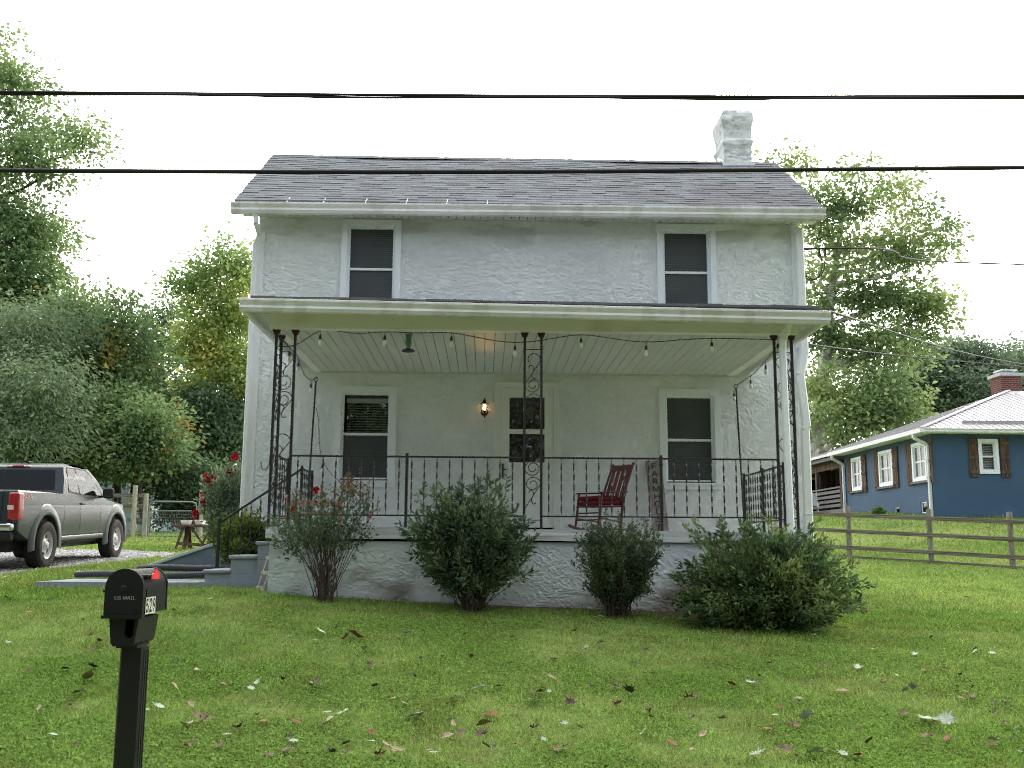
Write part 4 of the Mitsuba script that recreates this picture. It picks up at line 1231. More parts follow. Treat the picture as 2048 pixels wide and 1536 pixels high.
for wy in (0.0, 3.26):
    body = body - (cyl.translate([0, wy, 0.0]) - m3.Manifold.cube([1.2, 1.4, 2.0], True).translate([0, wy, 0.4]))
bed = m3.Manifold.cube([1.44, 1.50, 0.6], True).translate([0, -0.20, 1.22])
body = body - bed
for yy in (0.685, 1.42, 2.40):
    groove = m3.Manifold.cube([0.02, 0.012, 0.70 if yy > 0.7 else 0.75], True)
    for s in (-1, 1):
        body = body - groove.translate([s * 0.917, yy, 0.88])
for s in (-1, 1):
    body = body - m3.Manifold.cube([0.02, 1.74, 0.012], True).translate([s * 0.905, 1.55, 0.55])
tk('body', MB().man(body), 'truck_paint', smooth=28)
# fenders: swollen rims round the wheel openings
for wy in (0.0, 3.26):
    for s in (1, -1):
        g = np.linspace(math.radians(-12), math.radians(192), 33)
        m = MB()
        rows_ = []
        for rr, xx in ((0.455, 0.86), (0.457, 0.928), (0.470, 0.938), (0.53, 0.938), (0.62, 0.926), (0.66, 0.905)):
            rows_.append(np.stack([np.full(33, s * xx), wy + rr * np.cos(g), 0.42 + rr * np.sin(g) * (1.0 if rr < 0.6 else 0.97)], 1))
        v = np.vstack(rows_)
        f = [[a * 33 + b, a * 33 + b + 1, (a + 1) * 33 + b + 1, (a + 1) * 33 + b] for a in range(5) for b in range(32)]
        tk('fender', m.raw(v, f), 'truck_paint', smooth=50)
# cab
cab_side = smooth_poly([(0.66, 1.20), (0.80, 1.50), (0.885, 1.70), (0.96, 1.745), (1.35, 1.785), (1.75, 1.765), (2.02, 1.70), (2.35, 1.50), (2.72, 1.21), (2.74, 1.12), (0.66, 1.12)], 0.05)
cprof = [(-0.90, 1.10), (0.90, 1.10), (0.885, 1.235), (0.835, 1.50), (0.775, 1.70), (0.66, 1.77), (0.45, 1.80), (-0.45, 1.80), (-0.66, 1.77), (-0.775, 1.70), (-0.835, 1.50), (-0.885, 1.235)]
cab = ext_side(cab_side, 0.95) ^ CS([cprof]).extrude(6.0).rotate([90, 0, 0]).translate([0, 4.6, 0])
CB = tk('cab', MB().man(cab), 'truck_paint', smooth=28)


def cabx(z):
    zz = [1.235, 1.50, 1.70]
    return float(np.interp(z, zz, [0.885, 0.835, 0.775]))


def sidewin(pts, name, mat, off=0.004):
    for s in (1, -1):
        P = Polygon(smooth_poly(pts, 0.03))
        t = trimesh.creation.extrude_polygon(P, 0.004, engine='earcut')
        V = np.array(t.vertices)
        t.vertices = np.stack([s * (np.array([cabx(z) for z in V[:, 1]]) + off + V[:, 2]), V[:, 0], V[:, 1]], 1)
        tk(name, t, mat, CB)


sidewin([(0.93, 1.29), (1.36, 1.245), (1.34, 1.68), (1.02, 1.685), (0.98, 1.60)], 'window', 'truck_glass')
sidewin([(1.42, 1.24), (2.46, 1.205), (2.38, 1.30), (2.02, 1.585), (1.86, 1.665), (1.41, 1.685)], 'window', 'truck_glass')
sidewin([(0.90, 1.26), (1.37, 1.222), (1.40, 1.22), (2.56, 1.185), (2.44, 1.30), (2.06, 1.60), (1.90, 1.69), (1.0, 1.71), (0.96, 1.64)], 'window_trim', 'truck_dark', 0.001)


def back(z):
    return float(np.interp(z, [1.20, 1.50, 1.70], [0.66, 0.80, 0.885])) - 0.004


m = MB().raw([(-0.72, back(1.30), 1.30), (0.72, back(1.30), 1.30), (0.65, back(1.655), 1.655), (-0.65, back(1.655), 1.655)], [[0, 1, 2, 3]])
tk('rear_window', m, 'truck_glass', CB)
m = MB()
for xx in (-0.22, 0.22):
    m.beam((xx, back(1.31) - 0.003, 1.31), (xx * 0.95, back(1.65) - 0.003, 1.65), 0.012, 0.004, up=(0, 1, 0))
tk('window_bar', m, 'truck_dark', CB)
m = MB().box(-0.19, 0.19, 0.84, 0.91, 1.70, 1.742)
tk('brake_light', MB().man(rbox(0.20, 0.05, 0.036, 0.012).translate([0, 0.885, 1.715])), 'tail_red', CB, 30)
for s in (-1, 1):
    tk('cargo_lamp', MB().man(rbox(0.10, 0.05, 0.036, 0.012).translate([s * 0.15, 0.888, 1.715])), 'tail_clear', CB, 30)
tk('antenna', MB().man(rbox(0.05, 0.12, 0.04, 0.018).translate([0, 1.3, 1.80])), 'truck_dark', CB, 30)
# tailgate, lights, bumper
TG = tk('tailgate', MB().man(rbox(1.30, 0.05, 0.52, 0.02).translate([0, -1.075, 1.00])), 'truck_paint', smooth=30)
tk('handle', MB().box(-0.12, 0.12, -1.108, -1.099, 1.08, 1.16), 'truck_dark', TG)
for s in (-1, 1):
    TLT = tk('tail_light', MB().man(rbox(0.17, 0.22, 0.44, 0.035, 10).translate([s * 0.835, -0.995, 1.015])), 'tail_red', smooth=30)
    tk('clear_lens', MB().man(rbox(0.10, 0.02, 0.075, 0.008).translate([s * 0.80, -1.10, 1.0])), 'tail_clear', TLT)
BP = tk('bumper', MB().man(rbox(1.74, 0.20, 0.13, 0.04, 10).translate([0, -1.12, 0.70])), 'chrome', smooth=30)
tk('step_pad', MB().man(rbox(1.60, 0.18, 0.03, 0.012).translate([0, -1.13, 0.77])), 'truck_dark', BP)
tk('lower_bumper', MB().man(rbox(1.70, 0.18, 0.16, 0.04).translate([0, -1.10, 0.56])), 'truck_dark', BP, 30)
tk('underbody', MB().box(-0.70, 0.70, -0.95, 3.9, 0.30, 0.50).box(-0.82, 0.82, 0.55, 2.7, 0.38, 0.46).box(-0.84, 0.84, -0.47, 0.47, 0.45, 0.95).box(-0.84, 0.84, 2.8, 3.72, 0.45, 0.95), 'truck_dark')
# mirrors, handles, badge
for s in (1, -1):
    q = rbox(0.20, 0.13, 0.20, 0.05, 10).translate([s * 1.06, 2.36, 1.27])
    MR = tk('mirror', MB().man(q).beam((s * 0.88, 2.40, 1.20), (s * 1.02, 2.37, 1.21), 0.05, 0.04), 'truck_dark', smooth=30)
    tk('mirror_glass', MB().raw([(s * 0.985, 2.293, 1.20), (s * 1.135, 2.293, 1.20), (s * 1.135, 2.293, 1.34), (s * 0.985, 2.293, 1.34)], [[0, 1, 2, 3]]), 'chrome', MR)
    tk('door_handle', MB().man(rbox(0.03, 0.17, 0.035, 0.014).translate([s * 0.918, 1.50, 1.065])), 'truck_dark', smooth=30)
    tk('rocker_panel', MB().man(rbox(0.05, 2.15, 0.09, 0.02).translate([s * 0.885, 1.62, 0.47])), 'truck_paint', smooth=30)
t = meshkit.text_mesh('4x4', 0.07, 0.002, bold=True)
V = np.array(t.vertices)
t.vertices = np.stack([0.903 + V[:, 2] - (V[:, 1]) * 0.13, -0.86 + V[:, 0] * 1.7, V[:, 1] + 1.135], 1)
tk('decal', t, 'decal_red')


def wheel(x, y, z, s):
    R0, Wd = 0.382, 0.255
    prof_ = [(0.20, -Wd / 2 + .02), (0.30, -Wd / 2), (R0 - 0.035, -Wd / 2), (R0 - .008, -Wd / 2 + .022), (R0, -Wd / 2 + 0.05), (R0, Wd / 2 - 0.05), (R0 - .008, Wd / 2 - .022), (R0 - 0.035, Wd / 2), (0.30, Wd / 2 + 0.004), (0.225, Wd / 2 - 0.004), (0.212, Wd / 2 - 0.03)]
    m = MB().lathe(prof_, (0, 0, 0), 48)
    for k in range(44):
        a = k * 2 * math.pi / 44
        ca, sa = math.cos(a), math.sin(a)
        for zz in (-0.085, -0.03, 0.03, 0.085):
            aa = a + (0.07 if zz in (-0.03, 0.085) else 0)
            ca, sa = math.cos(aa), math.sin(aa)
            c8 = [((R0 - .004 + h) * ca - tt * sa, (R0 - .004 + h) * sa + tt * ca, zz + w_) for w_ in (-0.018, 0.018) for tt in (-0.019, 0.019) for h in (0, 0.012)]
            m.hexa(c8)
    RM = np.array([[0, 0, s, x], [0, 1, 0, y], [-s if False else 1, 0, 0, z], [0, 0, 0, 1.0]])
    if s < 0:
        RM[:3, 1] *= -1
    W_ = tk('wheel', moved(m, RM), 'rubber', smooth=35)
    disc = m3.Manifold.cylinder(0.014, 0.205, 0.205, 40).translate([0, 0, 0.06])
    for k in range(6):
        h = m3.Manifold.cylinder(0.1, 0.036, 0.036, 16).scale([0.8, 1.35, 1]).translate([0.145, 0, 0.02]).rotate([0, 0, k * 60 + 15])
        disc = disc - h
    rm = MB().man(disc).lathe([(0.214, -0.11), (0.207, 0.05), (0.203, 0.075), (0.214, 0.112), (0.224, 0.118), (0.226, 0.108)], (0, 0, 0), 40)
    rm.lathe([(0.10, 0.073), (0.085, 0.092), (0.06, 0.100), (0.05, 0.118), (0.03, 0.122), (0, 0.122)], (0, 0, 0), 24)
    for k in range(6):
        a = k * math.pi / 3
        rm.tube([(0.075 * math.cos(a), 0.075 * math.sin(a), 0.09), (0.075 * math.cos(a), 0.075 * math.sin(a), 0.112)], 0.011, 6)
    tk('rim', moved(rm, RM), 'rim_steel', W_, 35)
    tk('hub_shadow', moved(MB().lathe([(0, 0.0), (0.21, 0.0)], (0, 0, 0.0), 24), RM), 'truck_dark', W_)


for y in (0.0, 3.26):
    for s in (1, -1):
        wheel(s * 0.83, y, 0.382, s)

# ------------------------------------------------------------------ picnic table and dishes, fences, gate
PT = thing('picnic_table', 'brown wooden picnic table with crossed legs on the far lawn', 'table')
p = at(392, 1050, 24.6)
MPt = frame((p[0] + 0.02, 24.9, p[2]), math.radians(8))


def pt(name, m, mat='table_wood', smooth=False):
    return part(PT, name, moved(m, MPt), mat, smooth)


gz_t = gz(p[0], 24.9).item()
hh = p[2] - gz_t
for i in range(5):
    pt('plank', MB().beam((-0.60, -0.36 + i * 0.148, -0.02), (0.52, -0.36 + i * 0.148, -0.02), 0.138, 0.05, ch=0.006))
for xx in (-0.30, 0.26):
    pt('cross_leg', MB().beam((xx, -0.42, -hh - 0.02), (xx, 0.16, -0.06), 0.045, 0.10, up=(1, 0, 0)))
    pt('cross_leg', MB().beam((xx + 0.046, 0.42, -hh - 0.02), (xx + 0.046, -0.16, -0.06), 0.045, 0.10, up=(1, 0, 0)))
for (a, b) in (((-0.52, -0.30, -hh - 0.02), (-0.36, -0.25, -0.07)), ((0.02, -0.33, -hh - 0.02), (0.28, -0.27, -0.07)), ((0.48, -0.28, -hh - 0.02), (0.44, -0.24, -0.07)), ((0.16, -0.28, -hh + 0.1), (-0.16, -0.30, -0.07))):
    pt('brace', MB().beam(a, b, 0.06, 0.05))
pt('stretcher', MB().beam((-0.46, -0.30, -hh * 0.72), (0.42, -0.30, -hh * 0.80), 0.035, 0.07))
for i, (u, lb) in enumerate(((-0.30, 'white plastic basket on the picnic table, the left one'), (0.02, 'white plastic basket in the middle of the picnic table'))):
    q = MB().lathe([(0.09, 0.0), (0.11, 0.02), (0.135, 0.09), (0.145, 0.095), (0.135, 0.10), (0.10, 0.03), (0.0, 0.02)], (u, -0.20, 0.001), 18)
    solo('basket', lb, 'basket', moved(q, MPt), 'white_plastic', smooth=40)
q = MB().man(rbox(0.30, 0.2, 0.03, 0.014).translate([0.22, -0.24, 0.017]))
solo('tray', 'flat white tray beside the baskets on the picnic table', 'tray', moved(q, MPt), 'white_plastic', smooth=30)
s_ = trimesh.creation.icosphere(3, 0.10)
V = np.array(s_.vertices)
V *= (0.75 + 0.7 * meshkit.fbm(V * 14, 3))[:, None]
s_.vertices = V * [1.2, 0.9, 0.8] + [0.46, -0.22, 0.06]
solo('crumpled_bag', 'crumpled white bag at the right end of the picnic table', 'bag', moved(s_, MPt), 'white_plastic')

FB = thing('wire_fence', 'wooden post and rail fence with wire mesh behind the truck', 'fence')


def fpost(par, x, y, zt, r=0.075, mat='post_wood', name='post'):
    z0 = gz(x, y).item() - 0.1
    m = MB().lathe([(r * 1.05, 0), (r, (zt - z0) * 0.5), (r * 0.95, zt - z0 - 0.01), (r * 0.85, zt - z0), (0, zt - z0)], (x, y, z0), 10)
    return part(par, name, m, mat, smooth=40)


pa = at(271, 975, 30)
pb = at(293, 987, 30.1)
fpost(FB, pa[0], 30.0, pa[2] + 0.06)
fpost(FB, pb[0], 30.1, pb[2])
pr_ = at(404, 980, 30.2)
fpost(FB, pr_[0], 30.2, pr_[2])
xl = pa[0] - 2.6
fpost(FB, xl, 29.6, pa[2])
fpost(FB, xl - 2.6, 29.3, pa[2])
for zz in (0.15, 0.62, 1.02, 1.33):
    part(FB, 'rail', MB().beam((xl - 2.6, 29.34, 1.55 + zz), (pb[0], 30.12, 1.6 + zz), 0.04, 0.10), 'rail_wood')
    part(FB, 'rail', MB().beam((pr_[0], 30.22, 1.6 + zz), (pr_[0] + 3.2, 30.4, 1.62 + zz), 0.04, 0.10), 'rail_wood')
m = MB()
for k in range(46):
    x = xl - 2.5 + k * 0.11
    y = 29.30 + 0.78 * (x - xl + 2.6) / (pb[0] - xl + 2.6)
    m.beam((x, y - 0.0, 1.62), (x, y - 0.0, 2.95), 0.004, 0.004, up=(1, 0, 0))
for k in range(13):
    m.beam((xl - 2.5, 29.30, 1.66 + k * 0.105), (pb[0], 30.08, 1.70 + k * 0.105), 0.004, 0.004)
k = part(FB, 'wire_mesh', m, 'wire_metal')
labels[k] = {'kind': 'stuff'}
GT = thing('farm_gate', 'grey tubular metal gate with wire mesh beside the wooden fence', 'gate')
g0, g1 = at(299, 1003, 30.0), at(394, 1004, 30.0)
z0, z1 = at(299, 1072, 30.0)[2], g0[2]
xa, xb = g0[0], g1[0]
loop = [(xa, 30.0, z0), (xa, 30.0, z1 - 0.15), (xa + 0.04, 30.0, z1 - 0.05), (xa + 0.14, 30.0, z1), (xb - 0.14, 30.0, z1), (xb - 0.04, 30.0, z1 - 0.05), (xb, 30.0, z1 - 0.15), (xb, 30.0, z0), (xa, 30.0, z0)]
part(GT, 'frame', MB().tube(loop, 0.024, 8), 'grey_metal', smooth=40)
part(GT, 'bar', MB().tube([(xa, 30, z1 - 0.27), (xb, 30, z1 - 0.27)], 0.02, 8), 'grey_metal', smooth=True)
m = MB()
for k in range(27):
    x = xa + (xb - xa) * (k + 0.5) / 27
    m.beam((x, 30.02, z0), (x, 30.02, z1 - 0.27), 0.004, 0.004, up=(1, 0, 0))
for k in range(8):
    m.beam((xa, 30.02, z0 + 0.09 * (k + 1)), (xb, 30.02, z0 + 0.09 * (k + 1)), 0.004, 0.004)
k = part(GT, 'wire_mesh', m, 'wire_metal')
labels[k] = {'kind': 'stuff'}

# pale blue house and white chairs glimpsed under the trees
PB2 = thing('far_blue_house', 'pale blue sided house half hidden behind the trees beyond the gate', 'house')
c0 = at(308, 1005, 44)
zb = gz(c0[0], 44).item()
part(PB2, 'wall', MB().box(c0[0] - 9, c0[0], 44, 50, zb - 0.5, zb + 3.2), 'pale_blue_siding')
m = MB()
for i in range(22):
    part(PB2, 'siding_board', MB().hexa([(c0[0] - 9, 43.965, zb + i * 0.145), (c0[0], 43.965, zb + i * 0.145), (c0[0] - 9, 43.999, zb + i * 0.145), (c0[0], 43.999, zb + i * 0.145), (c0[0] - 9, 43.985, zb + (i + 1) * 0.145), (c0[0], 43.985, zb + (i + 1) * 0.145), (c0[0] - 9, 43.999, zb + (i + 1) * 0.145), (c0[0], 43.999, zb + (i + 1) * 0.145)]), 'pale_blue_siding')
part(PB2, 'corner_board', MB().box(c0[0] - 0.02, c0[0] + 0.10, 43.94, 44.1, zb - 0.3, zb + 3.2), 'white_vinyl')
part(PB2, 'roof', MB().side(Polygon([(43.5, zb + 3.1), (50.5, zb + 3.1), (47, zb + 5.6)]), c0[0] - 9.4, c0[0] + 0.4), 'shingle_mid')
wx = c0[0] - 0.75
WN = part(PB2, 'window', MB().plate(sbox(wx - 0.35, zb + 1.2, wx + 0.35, zb + 2.4).difference(sbox(wx - 0.27, zb + 1.28, wx + 0.27, zb + 2.32)), 43.93, 43.96), 'white_vinyl')
part(PB2, 'window_pane', MB().box(wx - 0.268, wx + 0.268, 43.945, 43.96, zb + 1.28, zb + 2.32), 'truck_glass')
for i, (px, lb) in enumerate(((262, 'white slatted garden chair in front of the far blue house, nearer the truck'), (284, 'white slatted garden chair in front of the far blue house, nearer the gate'))):
    c = at(px, 1012, 41.5)
    gzz = gz(c[0], 41.5).item()
    CH = thing('garden_chair', lb, 'chair', 'garden chairs by the far house')
    M_ = frame((c[0], 41.5, gzz + 0.5), math.radians(200 - 25 * i))
    for k in range(5):
        part(CH, 'back_slat', moved(MB().beam((-0.22 + k * 0.11, 0.25, 0.3), (-0.26 + k * 0.13, 0.55, 1.05), 0.095, 0.02, up=(0, -1, .3)), M_), 'white_plastic')
    part(CH, 'seat', moved(MB().box(-0.28, 0.28, -0.28, 0.28, 0.30, 0.33), M_), 'white_plastic')
    for sx in (-1, 1):
        part(CH, 'arm', moved(MB().box(sx * 0.30 - 0.05, sx * 0.30 + 0.05, -0.35, 0.35, 0.55, 0.575), M_), 'white_plastic')
        part(CH, 'leg', moved(MB().box(sx * 0.30 - 0.03, sx * 0.30 + 0.03, -0.33, -0.23, -0.5, 0.55), M_), 'white_plastic')
        part(CH, 'leg', moved(MB().box(sx * 0.30 - 0.03, sx * 0.30 + 0.03, 0.20, 0.30, -0.5, 0.55), M_), 'white_plastic')

# ------------------------------------------------------------------ the blue house on the hill
BH = thing('blue_house', 'blue stucco bungalow with a white metal hip roof on the rise to the right', 'house')
BX, BY, BYB, BXR = 13.80, 31.0, 38.7, 24.0
BZ0, BZ1 = 1.2, 5.12


def fw(px, py):
    return at(px, py, BY)


def lw(px, py):
    """a point of the left wall x = BX."""
    d = ray(px, py)
    q = EYE + d * BX / d[0]
    return q


wl = Polygon([(BY, BZ0), (BYB, BZ0), (BYB, BZ1), (BY, BZ1)])
lwins = []
for (pxa, pya), (pxb, pyb) in (((1704, 921), (1727, 985)), ((1758, 904), (1789, 970)), ((1824, 884), (1857, 953))):
    a, b_ = lw(pxa, pya), lw(pxb, pyb)
    lwins.append((min(a[1], b_[1]), max(a[1], b_[1]), b_[2] + 0.0, a[2]))
zlo = np.mean([q[2] for q in lwins])
zhi = np.mean([q[3] for q in lwins])
bas = []
for (pxa, pya), (pxb, pyb) in (((1789, 1015), (1800, 1032)), ((1841, 1004), (1855, 1024))):
    a, b_ = lw(pxa, pya), lw(pxb, pyb)
    bas.append((min(a[1], b_[1]), max(a[1], b_[1]), b_[2] - 0.03, a[2]))
wn = []
for q in lwins:
    wn.append((q[0], q[1], zlo, zhi))
    wl = wl.difference(sbox(q[0] + 0.06, zlo + 0.06, q[1] - 0.06, zhi - 0.06))
for q in bas:
    wl = wl.difference(sbox(q[0], q[2], q[1], q[3]))
wf = Polygon([(BX + 0.2, BZ0), (BXR, BZ0), (BXR, BZ1), (BX + 0.2, BZ1)])
f0, f1 = fw(1954, 878), fw(1999, 948)
fwin = (f0[0], f1[0], f1[2], f0[2])
wf = wf.difference(sbox(fwin[0] + 0.06, fwin[2] + 0.06, fwin[1] - 0.06, fwin[3] - 0.06))
m = MB().side(wl, BX, BX + 0.2).plate(wf, BY, BY + 0.2).box(BX + 0.2, BXR, BYB - 0.2, BYB, BZ0, BZ1).box(BXR - 0.2, BXR, BY + 0.2, BYB - 0.2, BZ0, BZ1)
part(BH, 'wall', m, 'blue_paint')
part(BH, 'interior', MB().box(BX + 1.2, BX + 1.25, BY + 0.3, BYB - 0.3, BZ0, BZ1).box(BX + 0.3, BXR - 0.3, BY + 1.2, BY + 1.25, BZ0, BZ1), 'dark_room')


def quadm(pts):
    return MB().raw(pts, [[0, 1, 2, 3]])


def bwin(y0, y1, z0, z1, bars=True):
    """window in the left wall."""
    X = BX
    def fr(a0, b0, a1, b1, w_, xa, xb_):
        return MB().side(sbox(a0, b0, a1, b1).difference(sbox(a0 + w_, b0 + w_, a1 - w_, b1 - w_)), xa, xb_)
    k = part(BH, 'window', fr(y0, z0, y1, z1, 0.10, X - 0.05, X + 0.02), 'window_white')
    part(k, 'sash', fr(y0 + 0.1, z0 + 0.1, y1 - 0.1, z1 - 0.1, 0.045, X + 0.0, X + 0.05), 'window_white')
    zm, ym = (z0 + z1) / 2, (y0 + y1) / 2
    part(k, 'muntin', MB().box(X + 0.002, X + 0.048, y0 + 0.145, y1 - 0.145, zm - 0.025, zm + 0.025), 'window_white')
    part(k, 'muntin', MB().box(X + 0.006, X + 0.044, ym - 0.03, ym + 0.03, z0 + 0.145, zm - 0.025).box(X + 0.006, X + 0.044, ym - 0.03, ym + 0.03, zm + 0.025, z1 - 0.145), 'window_white')
    for za, zb_ in ((z0 + 0.14, zm), (zm, z1 - 0.14)):
        for ya, yb in ((y0 + 0.14, ym), (ym, y1 - 0.14)):
            part(k, 'pane', quadm([(X + 0.025, ya, za), (X + 0.025, yb, za), (X + 0.025, yb, zb_), (X + 0.025, ya, zb_)]), 'far_pane')
    part(k, 'curtain', MB().box(X + 0.16, X + 0.18, y0 + 0.12, ym - 0.12, z0 + 0.1, z1 - 0.1).box(X + 0.16, X + 0.18, ym + 0.12, y1 - 0.12, z0 + 0.1, z1 - 0.1), 'blind')
    for ya, yb in ((y0 - 0.42, y0 - 0.03), (y1 + 0.03, y1 + 0.42)):
        shutter(ya, yb, z0 - 0.10, z1 + 0.05, True)
    part(k, 'sill', MB().box(X - 0.09, X - 0.0, y0 - 0.10, y1 + 0.10, z0 - 0.075, z0 - 0.003), 'porch_rail_wood')


def shutter(a, b, z0, z1, left):
    w_ = (b - a) / 3
    k = None
    for i in range(3):
        c0_, c1_ = a + i * w_ + 0.004, a + (i + 1) * w_ - 0.004
        m = MB().box(BX - 0.045, BX - 0.012, c0_, c1_, z0, z1) if left else MB().box(c0_, c1_, BY - 0.045, BY - 0.012, z0, z1)
        k = part(BH, 'shutter', m, 'shutter_wood') if k is None else k
        if i:
            part(k, 'board', m, 'shutter_wood')
    for z in (z0 + 0.16, (z0 + z1) / 2, z1 - 0.16):
        m = MB().box(BX - 0.07, BX - 0.0455, a, b, z - 0.045, z + 0.045) if left else MB().box(a, b, BY - 0.07, BY - 0.0455, z - 0.045, z + 0.045)
        part(k, 'batten', m, 'porch_wood')


for q in wn:
    bwin(*q)
a0, a1, b0, b1 = fwin
k = part(BH, 'window', framed((a0, b0, a1, b1), 0.10, BY - 0.05, BY + 0.02), 'window_white')
part(k, 'sash', framed((a0 + 0.1, b0 + 0.1, a1 - 0.1, b1 - 0.1), 0.04, BY, BY + 0.05).box(a0 + 0.14, a1 - 0.14, BY + 0.002, BY + 0.048, (b0 + b1) / 2 - 0.025, (b0 + b1) / 2 + 0.025), 'window_white')
for za, zb_ in ((b0 + 0.13, (b0 + b1) / 2), ((b0 + b1) / 2, b1 - 0.13)):
    part(k, 'pane', quadm([(a0 + 0.13, BY + 0.025, za), (a1 - 0.13, BY + 0.025, za), (a1 - 0.13, BY + 0.025, zb_), (a0 + 0.13, BY + 0.025, zb_)]), 'pane')
m = MB()
z = b0 + 0.12
while z < b1 - 0.12:
    m.raw([(a0 + 0.12, BY + 0.10, z), (a1 - 0.12, BY + 0.10, z), (a1 - 0.12, BY + 0.13, z + 0.034), (a0 + 0.12, BY + 0.13, z + 0.034)], [[0, 1, 2, 3]])
    z += 0.052
part(k, 'blind', m, 'blind')
sa, sb = fw(1935, 878)[0], fw(1953, 878)[0]
shutter(sa, a0 - 0.02, b0 - 0.10, b1 + 0.04, False)
shutter(a1 + 0.05, a1 + 0.05 + (a0 - 0.02 - sa), b0 - 0.10, b1 + 0.04, False)
for q in bas:
    k = part(BH, 'basement_window', MB().side(sbox(q[0], q[2], q[1], q[3]).difference(sbox(q[0] + 0.04, q[2] + 0.04, q[1] - 0.04, q[3] - 0.04)), BX + 0.03, BX + 0.08), 'window_white')
    part(k, 'pane', quadm([(BX + 0.05, q[0], q[2]), (BX + 0.05, q[1], q[2]), (BX + 0.05, q[1], q[3]), (BX + 0.05, q[0], q[3])]), 'truck_glass')
# hip roof
OV = 0.42
rx, ry, rz_ = BX - OV, BY - OV, BZ1 + 0.06
d_ = 3.9
best = None
for dd in np.linspace(2, 8, 121):
    for sl in (0.32, 0.36, 0.40, 0.44, 0.48, 0.52):
        q = np.array([rx + dd, ry + dd, rz_ + dd * sl]) - EYE
        zc = q @ FW
        e = (1024 + FPX * (q @ RT) / zc - 2015) ** 2 + (768 - FPX * (q @ UP) / zc - 778) ** 2
        if best is None or e < best[0]:
            best = (e, dd, sl)
d_, slp = best[1], best[2]
yb = max(BYB + OV, ry + 2 * d_ - 0.6)
pk = np.array([rx + d_, ry + d_, rz_ + d_ * slp])
RXR = BXR + OV
pk2 = np.array([RXR - d_, ry + d_, rz_ + d_ * slp]) if RXR - d_ > pk[0] else pk + [1.0, 0, 0]
bl, br_, fl_, fr_ = np.array([rx, ry + 2 * d_, rz_]), np.array([RXR, ry + 2 * d_, rz_]), np.array([rx, ry, rz_]), np.array([RXR, ry, rz_])
v = np.array([fl_, fr_, br_, bl, pk, pk2])
BR = part(BH, 'roof', MB().raw(np.vstack([v, v - [0, 0, 0.10]]), [[0, 1, 5, 4], [3, 0, 4, 4], [2, 3, 4, 5], [1, 2, 5, 5], [6, 10, 11, 7], [6, 9, 10, 10], [8, 11, 10, 9], [7, 11, 8, 8], [0, 6, 7, 1], [3, 9, 6, 0], [2, 8, 9, 3], [1, 7, 8, 2]]), 'metal_roof')
m = MB()
x = rx + 0.25
while x < RXR:
    dd = min(x - rx, d_, RXR - x)
    m.beam((x, ry + 0.01, rz_ + 0.012), (x, ry + dd, rz_ + dd * slp + 0.012), 0.035, 0.025)
    x += 0.23
y = ry + 0.25
while y < ry + 2 * d_:
    dd = min(y - ry, ry + 2 * d_ - y)
    m.beam((rx + 0.01, y, rz_ + 0.012), (rx + dd, y, rz_ + dd * slp + 0.012), 0.035, 0.025)
    y += 0.23
k = part(BR, 'rib', m, 'roof_rib')
labels[k] = {'kind': 'stuff'}
part(BR, 'hip_cap', MB().beam(fl_ + [0, 0, 0.03], pk + [0, 0, 0.03], 0.16, 0.03), 'metal_roof')
part(BR, 'snow_guard', MB().beam((rx + 1.5, ry + 0.55, rz_ + 0.55 * slp + 0.06), (RXR - 1, ry + 0.55, rz_ + 0.55 * slp + 0.06), 0.03, 0.10), 'roof_rib')
part(BH, 'gutter', kgutter(rx - 0.02, rz_ - 0.01, RXR, rz_ - 0.01, ry - 0.10, 0.13), 'white_vinyl')
part(BH, 'gutter', MB().hexa([(rx - 0.12, ry - 0.09, rz_ - 0.14), (rx, ry - 0.09, rz_ - 0.14), (rx - 0.12, BYB + 0.3, rz_ - 0.14), (rx, BYB + 0.3, rz_ - 0.14), (rx - 0.13, ry - 0.09, rz_ - 0.012), (rx, ry - 0.09, rz_ - 0.012), (rx - 0.13, BYB + 0.3, rz_ - 0.012), (rx, BYB + 0.3, rz_ - 0.012)]), 'white_vinyl')
part(BH, 'soffit', MB().box(rx + 0.01, BX - 0.002, ry + 0.02, BYB + 0.3, rz_ - 0.13, rz_ - 0.105).box(BX - 0.002, RXR, ry + 0.02, BY - 0.003, rz_ - 0.13, rz_ - 0.105), 'white_vinyl')


def spout(x, y, zend):
    pts = [(rx - 0.06, y, rz_ - 0.12), (rx - 0.06, y, rz_ - 0.25), (x - 0.06, y, rz_ - 0.48), (x - 0.06, y, zend)]
    m = MB()
    for a, b_ in zip(pts[:-1], pts[1:]):
        m.beam(a, b_, 0.10, 0.08, up=(0, 1, 0), ch=0.015)
    part(BH, 'downspout', m, 'white_vinyl')


spout(BX, BY + 0.12, gz(BX, BY).item() + 0.05)
spout(BX, BYB - 0.05, gz(BX, BYB).item() + 0.05)
